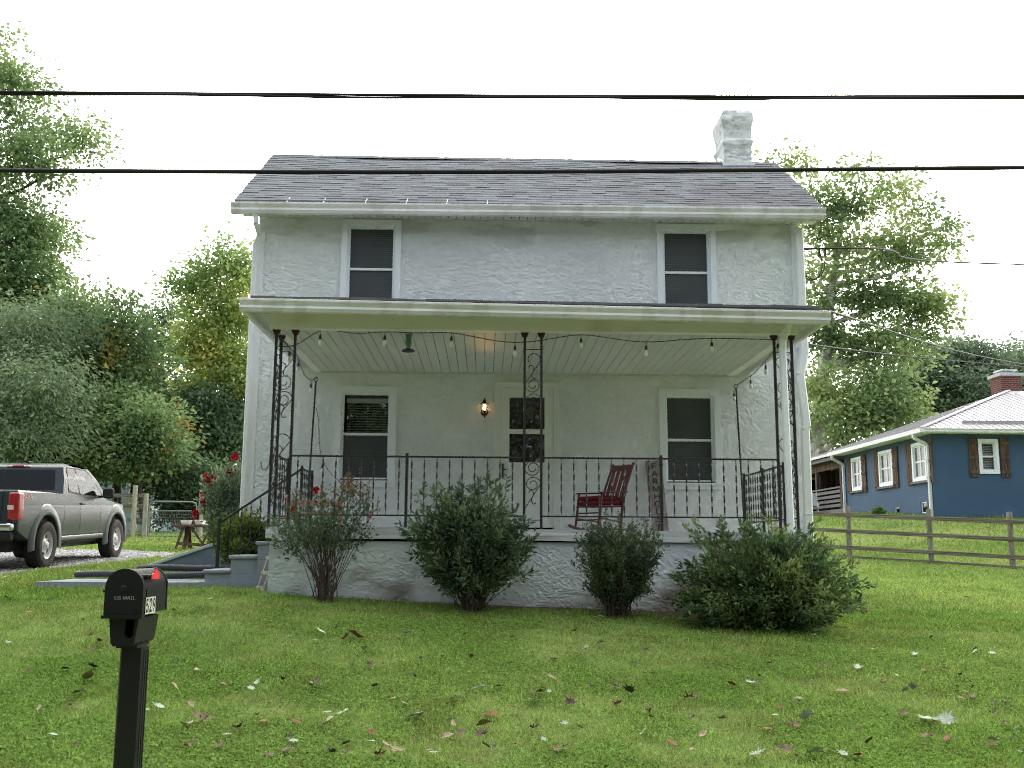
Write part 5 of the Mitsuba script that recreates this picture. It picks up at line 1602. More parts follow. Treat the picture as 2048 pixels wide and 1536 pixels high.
# chimney
q = at(2010, 760, ry + d_ + 0.8)
CHM = part(BH, 'chimney', MB().box(q[0] - 0.34, q[0] + 0.44, q[1] - 0.35, q[1] + 0.45, pk[2] - 0.9, q[2] + 0.10), 'brick')
part(CHM, 'cap', MB().box(q[0] - 0.41, q[0] + 0.51, q[1] - 0.42, q[1] + 0.52, q[2] + 0.10, q[2] + 0.21), 'concrete')
part(CHM, 'flue', MB().box(q[0] - 0.20, q[0] + 0.30, q[1] - 0.2, q[1] + 0.3, q[2] + 0.21, q[2] + 0.29), 'concrete')
part(CHM, 'flue_lid', MB().box(q[0] - 0.26, q[0] + 0.36, q[1] - 0.26, q[1] + 0.36, q[2] + 0.32, q[2] + 0.36).box(q[0] - 0.15, q[0] - 0.11, q[1], q[1] + 0.04, q[2] + 0.29, q[2] + 0.32).box(q[0] + 0.2, q[0] + 0.24, q[1], q[1] + 0.04, q[2] + 0.29, q[2] + 0.32), 'white_vinyl')
# side porch of dark wood behind the blue wall
SPH = part(BH, 'side_porch', MB().box(BX - 0.1, BX + 3, BYB + 0.01, 45.5, 2.2, 3.03), 'porch_rail_wood')
labels[SPH] = {'label': 'dark wooden side porch of the blue house with slatted railing'}
zr = lw(1690, 905)[2]
part(SPH, 'porch_roof', MB().hexa([(BX - 0.35, BYB + 0.05, 4.92), (BX + 3.2, BYB + 0.05, 5.4), (BX - 0.35, 45.8, 4.92), (BX + 3.2, 45.8, 5.4), (BX - 0.35, BYB + 0.05, 5.05), (BX + 3.2, BYB + 0.05, 5.53), (BX - 0.35, 45.8, 5.05), (BX + 3.2, 45.8, 5.53)]), 'porch_rail_wood')
part(SPH, 'back_wall', MB().box(BX + 1.9, BX + 2.0, BYB + 0.02, 45.5, 3.03, 5.2), 'porch_wood')
for y in (BYB + 0.25, 41.9, 45.2):
    part(SPH, 'post', MB().box(BX - 0.08, BX + 0.10, y - 0.09, y + 0.09, 3.031, 4.918), 'porch_wood')
part(SPH, 'fascia_board', MB().box(BX - 0.06, BX - 0.02, BYB + 0.35, 45.1, 4.62, 4.91), 'shutter_wood')
for z in (3.12, 3.30, 3.48, 3.66, 3.84):
    part(SPH, 'railing_slat', MB().box(BX - 0.10, BX - 0.075, BYB + 0.3, 45.3, z, z + (0.11 if z < 3.8 else 0.06)), 'porch_rail_wood')
part(SPH, 'end_wall', MB().box(BX + 0.12, BX + 1.899, 45.3, 45.4, 3.031, 5.0), 'porch_wood')
for i in range(6):
    part(SPH, 'wall_board', MB().box(BX + 0.14 + i * 0.29, BX + 0.41 + i * 0.29, 45.27, 45.298, 3.035, 4.95), 'porch_wood')
part(SPH, 'window', framed((BX + 0.55, 3.45, BX + 1.15, 4.65), 0.09, 45.22, 45.265), 'white_vinyl')
part(SPH, 'window_pane', MB().box(BX + 0.64, BX + 1.06, 45.24, 45.26, 3.54, 4.56), 'truck_glass')
for px, py, lb in ((1633, 1000, 'pale folding lawn chair on the wooden side porch, the left one'), (1650, 1000, 'pale folding lawn chair on the wooden side porch, the right one')):
    q = lw(px, py)
    LC = thing('lawn_chair', lb, 'chair', 'lawn chairs by the side porch')
    M_ = frame((BX - 0.55, q[1], gz(BX - 0.55, q[1]).item()), math.radians(80))
    h0 = 0.0
    part(LC, 'frame', moved(MB().tube([(-0.28, -0.25, h0), (0.25, -0.25, 0.62), (0.32, -0.25, 1.05)], 0.02, 6).tube([(0.25, -0.25, h0), (-0.25, -0.25, 0.55)], 0.02, 6).tube([(-0.28, 0.25, h0), (0.25, 0.25, 0.62), (0.32, 0.25, 1.05)], 0.02, 6).tube([(0.25, 0.25, h0), (-0.25, 0.25, 0.55)], 0.02, 6), M_), 'white_plastic')
    part(LC, 'seat', moved(MB().hexa([(-0.25, -0.24, 0.42), (0.2, -0.24, 0.40), (-0.25, 0.24, 0.42), (0.2, 0.24, 0.40), (-0.25, -0.24, 0.44), (0.2, -0.24, 0.42), (-0.25, 0.24, 0.44), (0.2, 0.24, 0.42)]), M_), 'cap_paint')
    part(LC, 'back', moved(MB().hexa([(0.20, -0.24, 0.5), (0.22, -0.24, 0.5), (0.20, 0.24, 0.5), (0.22, 0.24, 0.5), (0.30, -0.24, 1.02), (0.32, -0.24, 1.02), (0.30, 0.24, 1.02), (0.32, 0.24, 1.02)]), M_), 'cap_paint')
GR = thing('propane_tank', 'cream rounded tank standing by the side porch, just right of the white downspout', 'tank')
q = at(1614, 995, 38.0)
g_ = gz(q[0], 38.0).item()
part(GR, 'body', MB().lathe([(0.0, -0.22), (0.16, -0.21), (0.24, -0.14), (0.25, 0.14), (0.18, 0.22), (0, 0.24)], (q[0] - 0.02, 38.0, q[2]), 18), 'cream_tank', smooth=True)
part(GR, 'stand', MB().box(q[0] - 0.2, q[0] + 0.16, 37.85, 38.15, g_ - 0.05, q[2] - 0.20), 'truck_dark')

# split-rail fence to the right
RF = thing('board_fence', 'weathered three-rail wooden fence crossing the lawn below the blue house', 'fence')
fps = [(1695, 1012, 1115), (1857, 1018, 1127), (2018, 1024, 1137)]
pos = []
for (px, pt_, pb_), Y in zip(fps, (25.0, 24.0, 23.0)):
    t_, b_ = at(px, pt_, Y), at(px, pb_, Y)
    pos.append((t_[0], Y, t_[2], b_[2]))
dx, dz = pos[1][0] - pos[0][0], pos[0][2] - pos[1][2]
pos = [(pos[0][0] - 2 * dx, 27.0, pos[0][2] + 2 * dz, pos[0][3] + 0.2), (pos[0][0] - dx, 26.0, pos[0][2] + dz, pos[0][3] + 0.1)] + pos + [(pos[2][0] + dx, 22.0, pos[2][2] - dz, pos[2][3] - .1)]
for x, y, zt, zb_ in pos:
    fpost(RF, x, y, zt, 0.066, 'fence_post_wood')
for (xa, ya, za, _), (xb, yb_, zb_, _) in zip(pos[:-1], pos[1:]):
    for dz_, hgt in ((0.225, 0.095), (0.615, 0.095), (1.015, 0.095), (1.235, 0.06)):
        part(RF, 'rail', MB().beam((xa, ya - 0.085, za - dz_), (xb, yb_ - 0.085, zb_ - dz_), 0.035, hgt, ch=0.006), 'rail_wood')

# ------------------------------------------------------------------ overhead cables
def cable(name, label, pts, r, mat='cable_black', n=8, cat='cable', group=None):
    return solo(name, label, cat, MB().tube(pts, r, n), mat, smooth=True, group=group)


def ends(pts, ext):
    p = np.array(pts)
    return np.vstack([p[0] + (p[0] - p[1]) * ext, p, p[-1] + (p[-1] - p[-2]) * ext])


u = bez(*ends([at(0, 186, 9), at(512, 190, 9), at(1024, 193.5, 9), at(1536, 195, 9), at(2048, 194, 9)], 1.5), n=20)
UB = thing('utility_cable', 'upper overhead cable made of two twisted black strands', 'cable', 'overhead cables along the street')
part(UB, 'strand', MB().tube(u + [0, 0, 0.011], 0.013, 8), 'cable_black', smooth=True)
ph = np.linspace(0, 34, len(u))
off = np.stack([0 * ph, 0.012 * np.sin(ph), -0.008 + 0.003 * np.cos(ph * 0.7)], 1)
part(UB, 'strand', MB().tube(u + off, 0.012, 8), 'cable_grey', smooth=True)
u = bez(*ends([at(0, 341, 9), at(512, 343.5, 9), at(1024, 343.5, 9), at(1536, 340, 9), at(2048, 335, 9)], 1.5), n=20)
cable('utility_cable', 'lower thick black overhead cable crossing in front of the roof', u, 0.0215, group='overhead cables along the street')
SC = thing('service_cable', 'service drop cable with looped black connectors at the upper right of the house', 'cable', 'service cables at the right of the house')
s0 = at(1640, 497, 17.5)
part(SC, 'line', MB().tube(bez(s0 - [1.2, -0.3, -0.02], s0, at(1800, 512, 22), at(1950, 526, 28), at(2075, 531, 33), n=8), 0.02, 6), 'cable_grey')
part(SC, 'loop', MB().tube(bez(at(1637, 498, 17.5), at(1642, 515, 17.5), at(1643, 540, 17.5), at(1630, 558, 17.5), at(1612, 552, 17.5), at(1602, 535, 17.5), n=6), 0.010, 6), 'cable_black')
part(SC, 'loop', MB().tube(bez(at(1652, 499, 17.5), at(1650, 512, 17.5), at(1645, 545, 17.5), at(1628, 560, 17.5), at(1610, 553, 17.5), n=6), 0.010, 6), 'cable_black')
for px in (1639, 1651):
    part(SC, 'connector', MB().tube([at(px, 499, 17.5), at(px - 1, 513, 17.5)], [0.022, 0.016], 8), 'cable_black')
part(SC, 'mast', MB().tube([(HX1 + 0.03, 17.5, 3.0), (HX1 + 0.03, 17.5, at(1640, 530, 17.5)[2]), ], 0.03, 8), 'grey_metal')
cable('service_cable', 'black service cable leaving the porch roof corner towards the right', bez(at(1658, 622, 15.9), at(1760, 655, 21), at(1870, 690, 27), at(2075, 732, 36), n=8), 0.018, 'cable_black', 6, group='service cables at the right of the house')
cable('service_cable', 'lowest thin service cable behind the right downspout', bez(at(1600, 686, 16.6), at(1720, 702, 21), at(1850, 716, 27), at(2075, 736, 35), n=8), 0.016, 'cable_grey', 6, group='service cables at the right of the house')

# ------------------------------------------------------------------ foliage
def unit(v):
    return v / (np.linalg.norm(v, axis=-1, keepdims=True) + 1e-12)


def leaves(P, D, size, aspect, col, g, fold=0.18, jitter=0.35):
    """One folded kite per point: P positions, D leaf axis directions, size per leaf, col per leaf."""
    n = len(P)
    D = unit(D)
    R_ = g.normal(size=(n, 3))
    R_[:, 2] += 0.6
    N = unit(R_ - D * (R_ * D).sum(1, keepdims=True))
    S = np.cross(D, N)
    s = np.asarray(size)[:, None] * (1 + jitter * (g.random((n, 1)) - 0.5) * 2)
    w = s * aspect
    b = P
    tip = P + D * s
    mid = P + D * s * 0.45
    l, r = mid + S * w * 0.5 + N * w * fold, mid - S * w * 0.5 + N * w * fold
    v = np.stack([b, l, tip, r], 1).reshape(-1, 3)
    k = np.arange(n)[:, None] * 4
    f = np.vstack([k + [0, 1, 2], k + [0, 2, 3]])
    c = np.repeat(np.clip(col, 0.003, 1), 4, 0)
    return v, f, c


def palette(cols, n, g, P=None, noise_s=0.8, spread=0.25):
    """Per-leaf colours: clumps of the given tones, each leaf a little off."""
    cols = np.asarray(cols, float)
    if P is None:
        t = g.random(n)
    else:
        t = np.clip((meshkit.fbm(P * noise_s, 3, seed=int(g.integers(1000))) - 0.28) / 0.44 + g.normal(0, 0.16, n), 0, 0.9999)
    x = t * (len(cols) - 1)
    i = np.floor(x).astype(int)
    f = (x - i)[:, None]
    c = cols[i] * (1 - f) + cols[np.minimum(i + 1, len(cols) - 1)] * f
    return c * (1 + spread * (g.random((n, 1)) - 0.5) * 2)


GREEN = [(0.055, 0.095, 0.040), (0.085, 0.140, 0.055), (0.125, 0.185, 0.070), (0.17, 0.23, 0.095)]
DARK = [(0.040, 0.070, 0.038), (0.060, 0.100, 0.050), (0.090, 0.135, 0.065)]
GREYGREEN = [(0.060, 0.095, 0.048), (0.088, 0.130, 0.065), (0.125, 0.170, 0.09)]
YELLOW = [(0.11, 0.175, 0.06), (0.165, 0.235, 0.07), (0.24, 0.29, 0.075), (0.34, 0.32, 0.075)]
SYC = [(0.075, 0.115, 0.045), (0.11, 0.165, 0.06), (0.16, 0.22, 0.08), (0.21, 0.26, 0.10)]


def pix(px, py, Y):
    return at(px, py, Y)


def tree(name, label, base, top, lobes, Y, r0, leaf, cols, seed, ncl=90, per=60, bark='bark', group=None, droop=0.25, cl_r=0.55, fork=0.35, limbs=14, wiggle=0.06, extra=None, aspect=0.62, density_gate=0.40):
    """base, top: pixels of the trunk; lobes: (px, py, rx, ry, depth offset) in pixels, at distance Y."""
    g = np.random.default_rng(seed)
    k = thing(name, label, 'tree', group)
    b = pix(*base, Y)
    b[2] = gz(b[0], b[1]).item() - 0.15
    t = pix(*top, Y)
    n = 10
    s = np.linspace(0, 1, n)
    path = b[None] * (1 - s[:, None]) + t[None] * s[:, None]
    H_ = np.linalg.norm(t - b)
    path += np.cumsum(g.normal(0, wiggle * H_ / n, (n, 3)), 0) * np.sin(s * math.pi)[:, None]
    rad = r0 * (1 - s * 0.88)
    rad[0] *= 1.35
    part(k, 'trunk', MB().tube(path, rad, 10), bark, smooth=True)
    sc = Y / FPX * 1.02
    LB = []
    for (px, py, rx_, ry_, dy) in lobes:
        LB.append((pix(px, py, Y + dy), np.array([rx_ * sc, 0.85 * max(rx_, ry_ * 0.7) * sc, ry_ * sc])))
    vol = np.array([np.prod(q[1]) ** 0.75 for q in LB])
    cnt = np.maximum(3, np.round(ncl * vol / vol.sum())).astype(int)
    C, lob = [], []
    for i, ((c, r), m) in enumerate(zip(LB, cnt)):
        q = unit(g.normal(size=(m * 4, 3))) * (g.random((m * 4, 1)) ** 0.42)
        p = c + q * r
        ok = meshkit.fbm(p * (1.6 / max(cl_r * 2.2, 0.4)), 2, seed=seed) > density_gate
        p = p[ok][:m]
        C.append(p)
        lob += [i] * len(p)
    C = np.vstack(C)
    lob = np.array(lob)
    # limbs: trunk -> lobe -> clusters
    m = MB()
    for i, (c, r) in enumerate(LB):
        zz = np.clip((c[2] - b[2]) / max(t[2] - b[2], 1) - fork * 0.5 * np.linalg.norm((c - t)[:2]) / H_, 0.12, 0.93)
        j = zz * (n - 1)
        j0 = int(j)
        st = path[j0] * (1 - j + j0) + path[min(j0 + 1, n - 1)] * (j - j0)
        rr = r0 * (1 - zz * 0.88) * 0.62
        md = (st + c) / 2 + g.normal(0, 0.04, 3) * np.linalg.norm(c - st)
        md[2] -= 0.04 * np.linalg.norm(c - st)
        lim = bez(st, md, c, n=5)
        m.tube(lim, np.linspace(rr, max(rr * 0.25, 0.015), len(lim)), 6, cap=False)
        idx = np.where(lob == i)[0]
        for q in idx[:limbs]:
            a = lim[g.integers(3, len(lim))]
            e = C[q]
            m.tube([a, (a + e) / 2 + g.normal(0, 0.06, 3) * np.linalg.norm(e - a), e], [max(rr * 0.22, 0.014), 0.012, 0.005], 4, cap=False)
    part(k, 'branches', m, bark, smooth=True)
    P = np.repeat(C, per, 0)
    off = np.clip(g.normal(size=(len(P), 3)), -1.7, 1.7) * cl_r * np.array([1, 1, 0.6]) * np.repeat(g.uniform(0.55, 1.35, len(C)), per)[:, None]
    P = P + off
    D = unit(off + g.normal(size=off.shape) * 0.5 * cl_r)
    D[:, 2] -= droop
    col = palette(cols, len(P), g, P, 0.45)
    if extra is not None:
        ec, fr = extra
        hit = (meshkit.fbm(P * 0.9, 2, seed=seed + 5) + g.normal(0, 0.07, len(P))) > 1 - fr
        col[hit] = np.asarray(ec) * (1 + 0.3 * (g.random((hit.sum(), 1)) - 0.5))
    v, f, c = leaves(P, D, np.full(len(P), leaf), aspect, np.minimum((col * 0.86 + col.mean(1, keepdims=True) * 0.14) * 1.9, 0.75), g)
    part(k, 'crown', trimesh.Trimesh(v, f, process=False), 'leaf', color=c)
    return k


# left of the house
WOOD = 'trees on the left behind the driveway'
tree('tall_tree', 'tallest tree, reaching up along the left edge of the photo', (-60, 1060), (-10, 130),
     [(-20, 110, 55, 80, 0), (30, 160, 45, 60, 0), (60, 200, 40, 40, 1), (-30, 240, 70, 60, 0), (110, 265, 75, 45, 0), (180, 285, 42, 34, 1), (40, 310, 80, 40, -1), (-20, 380, 60, 60, 0), (90, 350, 60, 22, 0), (60, 430, 60, 36, 0),
      (20, 520, 100, 70, 0), (110, 490, 45, 55, 1), (-40, 620, 110, 80, 0), (70, 590, 70, 50, 0), (30, 470, 90, 45, 0), (60, 560, 90, 50, 0), (10, 420, 60, 40, 0)], 40, 0.42, 0.20, GREEN, 11, 520, 44, cl_r=0.45, group=WOOD, density_gate=0.50, limbs=8, fork=0.7)
tree('willowy_tree', 'bushy grey-green tree behind the truck at the left edge', (30, 1060), (20, 640),
     [(30, 690, 90, 80, 0), (110, 660, 60, 60, 1), (10, 800, 90, 80, -1), (90, 790, 70, 70, -2), (40, 880, 90, 50, -2), (-40, 720, 80, 100, 0)], 34, 0.2, 0.17, GREYGREEN, 12, 260, 80, cl_r=0.5, group=WOOD, droop=0.7, aspect=0.4)
tree('broadleaf_tree', 'rounded green tree right of the grey-green one, behind the truck cab', (170, 1040), (150, 600),
     [(150, 620, 60, 45, 0), (120, 680, 70, 60, 0), (190, 690, 60, 55, 0), (150, 770, 90, 60, -1), (110, 860, 80, 55, -1), (200, 850, 70, 60, -1)], 38, 0.2, 0.19, GREEN, 13, 260, 70, cl_r=0.55, group=WOOD, extra=((0.16, 0.13, 0.03), 0.22))
tree('pointed_tree', 'pointed green tree in the middle of the tree line behind the truck', (240, 1030), (240, 620),
     [(240, 620, 25, 28, 0), (245, 670, 50, 40, 0), (225, 730, 65, 50, 0), (270, 740, 55, 50, 0), (240, 820, 80, 55, -1), (215, 900, 70, 50, -2), (290, 880, 65, 55, -1)], 37, 0.18, 0.19, GREEN, 14, 260, 70, cl_r=0.5, group=WOOD, extra=((0.17, 0.15, 0.03), 0.24))
tree('bare_topped_tree', 'thin dark tree with a sparse top, further back between its neighbours', (325, 1030), (325, 620),
     [(330, 625, 35, 22, 0), (310, 655, 40, 25, 0), (340, 690, 40, 40, 0), (320, 760, 50, 60, 0)], 50, 0.2, 0.2, DARK, 15, 90, 50, cl_r=0.5, group=WOOD, density_gate=0.45)
tree('yellowing_tree', 'tall tree with yellowing leaves close to the left side of the house', (447, 1040), (440, 490),
     [(440, 520, 35, 40, 0), (470, 580, 40, 45, 0), (395, 555, 45, 30, 0), (420, 620, 50, 45, 0), (480, 660, 45, 55, 0), (400, 690, 55, 45, 0), (450, 740, 60, 50, 0), (385, 790, 45, 40, 0), (500, 760, 40, 60, 0), (370, 575, 22, 16, 0), (505, 545, 25, 60, 1)], 40, 0.2, 0.20, YELLOW, 16, 300, 48, cl_r=0.46, group=WOOD, limbs=6, density_gate=0.47)
tree('broadleaf_tree', 'dark green tree under the yellowing one, behind the metal gate', (410, 1030), (400, 800),
     [(400, 830, 70, 45, 0), (450, 880, 60, 55, 0), (370, 890, 50, 45, 0), (330, 850, 45, 50, 1), (490, 850, 45, 70, 1)], 39, 0.16, 0.18, DARK, 17, 220, 70, cl_r=0.5, group=WOOD)
tree('low_tree', 'low spreading tree with orange-tinted leaves just right of the truck cab', (300, 1020), (250, 860),
     [(180, 900, 70, 40, 0), (250, 880, 70, 40, 0), (300, 905, 60, 32, 0), (225, 930, 60, 26, 0), (120, 900, 60, 40, 0), (40, 905, 70, 30, 0), (310, 850, 50, 40, 0)], 34.5, 0.12, 0.17, GREEN, 18, 260, 70, cl_r=0.42, group=WOOD, extra=((0.17, 0.12, 0.03), 0.25))
tree('understory_bush', 'dark leafy undergrowth behind the metal gate', (375, 1062), (370, 960),
     [(350, 985, 40, 40, 0), (400, 965, 50, 55, 0), (325, 950, 30, 35, 0), (330, 1030, 22, 25, 0), (430, 1010, 40, 40, 0), (385, 1035, 35, 22, 0)], 36, 0.08, 0.15, DARK, 19, 150, 50, cl_r=0.3, density_gate=0.44)
# right of the house
RW_ = 'trees on the right behind the blue house'
tree('sycamore', 'tall open-crowned sycamore with pale limbs just right of the house', (1600, 1000), (1690, 400),
     [(1725, 335, 30, 25, 0), (1690, 400, 55, 40, 0), (1620, 400, 45, 40, 0), (1575, 330, 45, 22, 1), (1790, 390, 45, 35, 0), (1830, 440, 40, 30, 0), (1895, 450, 30, 22, 0), (1880, 490, 32, 25, 0), (1640, 470, 50, 50, 0), (1720, 500, 60, 45, 0), (1800, 500, 60, 45, 0),
      (1640, 570, 50, 60, 0), (1730, 590, 70, 45, 0), (1820, 600, 70, 50, 0), (1880, 620, 30, 50, 0), (1660, 680, 60, 50, 0), (1760, 690, 80, 50, -1), (1850, 680, 45, 40, 0), (1660, 770, 60, 50, -1), (1750, 790, 90, 60, -2), (1680, 850, 70, 50, -2), (1800, 830, 60, 40, -2), (1605, 640, 30, 80, 1)], 47, 0.5, 0.25, SYC, 21, 560, 40, bark='pale_bark', cl_r=0.5, fork=0.9, limbs=8, group=RW_, density_gate=0.52)
tree('broadleaf_tree', 'dark blue-green tree behind the blue house roof, right of the sycamore', (1890, 900), (1880, 690),
     [(1880, 720, 60, 40, 0), (1950, 720, 60, 35, 0), (1840, 780, 60, 50, 0), (1920, 790, 80, 55, -1), (1980, 770, 50, 50, 0)], 58, 0.3, 0.26, [(0.075, 0.11, 0.07), (0.11, 0.155, 0.095), (0.16, 0.21, 0.13)], 22, 300, 60, cl_r=0.75, group=RW_)
tree('broadleaf_tree', 'dark tree at the right edge behind the brick chimney', (2020, 900), (2030, 710),
     [(2030, 730, 50, 32, 0), (2060, 790, 70, 60, 0), (2000, 800, 50, 55, 0), (2110, 740, 70, 60, 0)], 60, 0.3, 0.26, [(0.075, 0.11, 0.07), (0.11, 0.155, 0.095), (0.16, 0.21, 0.13)], 23, 240, 60, cl_r=0.75, group=RW_)

# the trees across the road, behind the camera, that keep the low sky off the porch
g = np.random.default_rng(33)
P = np.stack([g.uniform(-40, 40, 4200), g.uniform(-18, -8, 4200), 0.5 + 12.0 * g.random(4200)], -1)
P = P[meshkit.fbm(P * 0.35, 2, 5) > 0.28]
P = np.repeat(P, 24, 0)
P = P + g.normal(size=P.shape) * [0.8, 0.8, 0.6]
v, f, c = leaves(P, g.normal(size=P.shape), np.full(len(P), 0.42), 0.7, palette(GREEN, len(P), g, P, 0.3), g)
structure('roadside_wood', trimesh.Trimesh(v, f, process=False), 'leaf', kind='stuff', color=c)
labels['roadside_wood'] = {'label': 'trees along the far side of the road', 'category': 'woodland', 'kind': 'stuff'}

# the far wood that closes the gaps
g = np.random.default_rng(31)
P = []
for _ in range(1500):
    x = g.uniform(-42, -7)
    P.append((x, g.uniform(47, 60), 2 + 7.5 * g.random() ** 0.8))
for _ in range(1100):
    x = g.uniform(10, 62)
    P.append((x, g.uniform(58, 70), 3 + 9 * g.random() ** 0.8))
P = np.repeat(np.array(P), 26, 0)
P = P + g.normal(size=P.shape) * [0.9, 0.9, 0.7]
v, f, c = leaves(P, g.normal(size=P.shape) - [0, 0, 0.3], np.full(len(P), 0.34), 0.65, palette(DARK, len(P), g, P, 0.3) * 1.9, g)
structure('far_wood', trimesh.Trimesh(v, f, process=False), 'leaf', kind='stuff', color=c)
labels['far_wood'] = {'label': 'dark mass of woodland far behind the trees', 'category': 'woodland', 'kind': 'stuff'}


# shrubs
def shrub(name, label, foot, Y, lobes, nst, leaf, cols, seed, per=9, dens=1.0, aspect=0.42, sprigs=(), spread=0.4, stem='twig', flowers=None, stems_px=None, tone=None, cat='shrub', group=None, tmin=0.45, crad=0.05, lift=1.35, fl=0.72):
    """Stems fan out from the foot to points in the lobes; twigs with leaves along them."""
    g = np.random.default_rng(seed)
    k = thing(name, label, cat, group)
    b = pix(*foot, Y)
    b[2] = gz(b[0], b[1]).item() - 0.03
    sc = Y / FPX * 1.02
    LB = [(pix(px, py, Y + dy), np.array([rx_ * sc, 0.8 * min(rx_, 110) * sc, ry_ * sc])) for (px, py, rx_, ry_, dy) in lobes]
    vol = np.array([np.prod(q[1]) ** 0.8 for q in LB])
    cnt = np.maximum(3, np.round(nst * vol / vol.sum())).astype(int)
    m = MB()
    PP, DD = [], []
    for (c, r), n in zip(LB, cnt):
        q = unit(g.normal(size=(n, 3)))
        q = q * (0.45 + 0.75 * g.random((n, 1)) ** 0.8) * (0.72 + 0.62 * meshkit.noise(q * 2.6 + 7 * seed, seed)[:, None])
        E_ = c + q * r
        E_[:, 2] = np.maximum(E_[:, 2], gz(E_[:, 0], E_[:, 1]) + 0.03)
        E_[:, 1] = np.minimum(E_[:, 1], 12.50) if 11 < Y < 12.6 else E_[:, 1]
        for i, e in enumerate(E_):
            s = b + [g.normal(0, 0.06), g.normal(0, 0.05), 0]
            md = s * 0.45 + e * 0.55 + g.normal(0, 0.05, 3)
            md[:2] = s[:2] * 0.6 + e[:2] * 0.4 + g.normal(0, 0.02, 2)
            pth = bez(s, md, e, n=6)
            if i % 2 == 0:
                m.tube(pth, np.linspace(0.0065, 0.0015, len(pth)), 4, cap=False)
            L_ = np.linalg.norm(e - s)
            for _ in range(per):
                t = tmin + (1.0 - tmin) * g.random() ** 0.7
                j = t * (len(pth) - 1)
                j0 = min(int(j), len(pth) - 2)
                o = pth[j0] + (pth[j0 + 1] - pth[j0]) * (j - j0)
                ax = unit(pth[j0 + 1] - pth[j0])
                tw = unit(ax * 0.8 + g.normal(0, 0.7, 3))
                h = crad * g.random() * (1.25 - 0.9 * (t - tmin) / (1 - tmin))
                PP.append(o + tw * h)
                DD.append(tw * 0.8 + ax * 0.5 + g.normal(0, 0.45, 3))
    for (px, py0, py1, n) in sprigs:
        for _ in range(n):
            x_ = px + g.normal(0, 4)
            yy = Y + g.normal(0, 0.18)
            e0, e1 = pix(x_ + g.normal(0, 3), py0, yy), pix(x_, py1 + g.uniform(0, 16), yy)
            m.tube([e0, (e0 + e1) / 2, e1], [0.004, 0.003, 0.0015], 4, cap=False)
            L_ = np.linalg.norm(e1 - e0)
            for t in np.linspace(0.1, 1, max(6, int(L_ / 0.016))):
                PP.append(e0 + (e1 - e0) * t)
                DD.append(np.array([g.normal(0, 1), g.normal(0, 1), 0.9]))
    part(k, 'stems', m, stem)
    P, D = np.array(PP), np.array(DD)
    col = palette(cols, len(P), g, P, 3.0, spread)
    if tone is not None:
        zt, ec = tone
        hh = np.clip((P[:, 2] - zt) / 0.25, 0, 1)[:, None] * (g.random((len(P), 1)) < 0.65)
        col = col * (1 - hh) + np.asarray(ec) * hh
    v, f, c = leaves(P, D, np.full(len(P), leaf), aspect, np.minimum(col * lift, 0.7), g)
    part(k, 'foliage', trimesh.Trimesh(v, f, process=False), 'leaf', color=c)
    for (px, py, r, fc) in (flowers or []):
        o = pix(px, py, Y - 0.25 if Y < 13 else Y)
        n = 22
        th, ph = g.uniform(0, 2 * math.pi, n), np.arccos(g.uniform(-0.2, 1, n))
        d = np.stack([np.sin(ph) * np.cos(th), -np.abs(np.cos(ph)) * 0.7 - 0.1, np.sin(ph) * np.sin(th)], 1)
        R_ = r * sc * fl
        v, f, c = leaves(o + d * R_ * 0.15, d + g.normal(0, 0.25, d.shape), np.full(n, R_ * 1.0), 0.95, np.tile(fc, (n, 1)) * g.uniform(0.65, 1.15, (n, 1)), g, 0.05)
        part(k, 'flower', trimesh.Trimesh(v, f, process=False), 'petal', color=c)
    return k


RED = (0.50, 0.012, 0.035)
DG = [(0.045, 0.072, 0.042), (0.068, 0.105, 0.056), (0.105, 0.150, 0.080)]
BG = 'shrubs planted along the front of the porch'
shrub('rose_bush', 'leggy rose bush with reddish new leaves at the left front of the porch', (650, 1203), 12.15,
      [(640, 1010, 70, 45, 0), (600, 1030, 60, 40, 0), (690, 990, 45, 40, 0), (735, 1035, 28, 40, 0), (570, 1060, 35, 35, 0), (700, 955, 30, 22, 0), (650, 1060, 90, 25, 0)], 140, 0.046, DG, 41, per=25, aspect=0.45, tone=(1.98, (0.16, 0.055, 0.05)),
      flowers=[(632, 980, 9, RED), (588, 1017, 7, RED), (740, 1035, 5, RED)], group=BG, crad=0.09, tmin=0.62, sprigs=[(700, 1000, 945, 3), (735, 1040, 960, 3), (690, 1000, 950, 2), (590, 1040, 985, 3), (760, 1030, 985, 1)])
shrub('privet_bush', 'full dark green privet-like bush in front of the porch, below the door', (945, 1212), 12.0,
      [(940, 1075, 100, 85, 0), (880, 1040, 60, 60, 0), (1000, 1050, 60, 70, 0), (860, 1100, 45, 45, 0), (1030, 1100, 38, 50, 0), (930, 1000, 80, 30, 0), (950, 1130, 70, 40, 0)], 330, 0.078, DG, 42, per=42, aspect=0.34, group=BG, crad=0.13, tmin=0.45,
      sprigs=[(850, 1000, 968, 3), (895, 1000, 970, 2), (955, 990, 950, 2), (990, 985, 965, 3), (1015, 990, 938, 1), (870, 1010, 975, 2), (920, 990, 960, 2), (970, 985, 945, 1)])
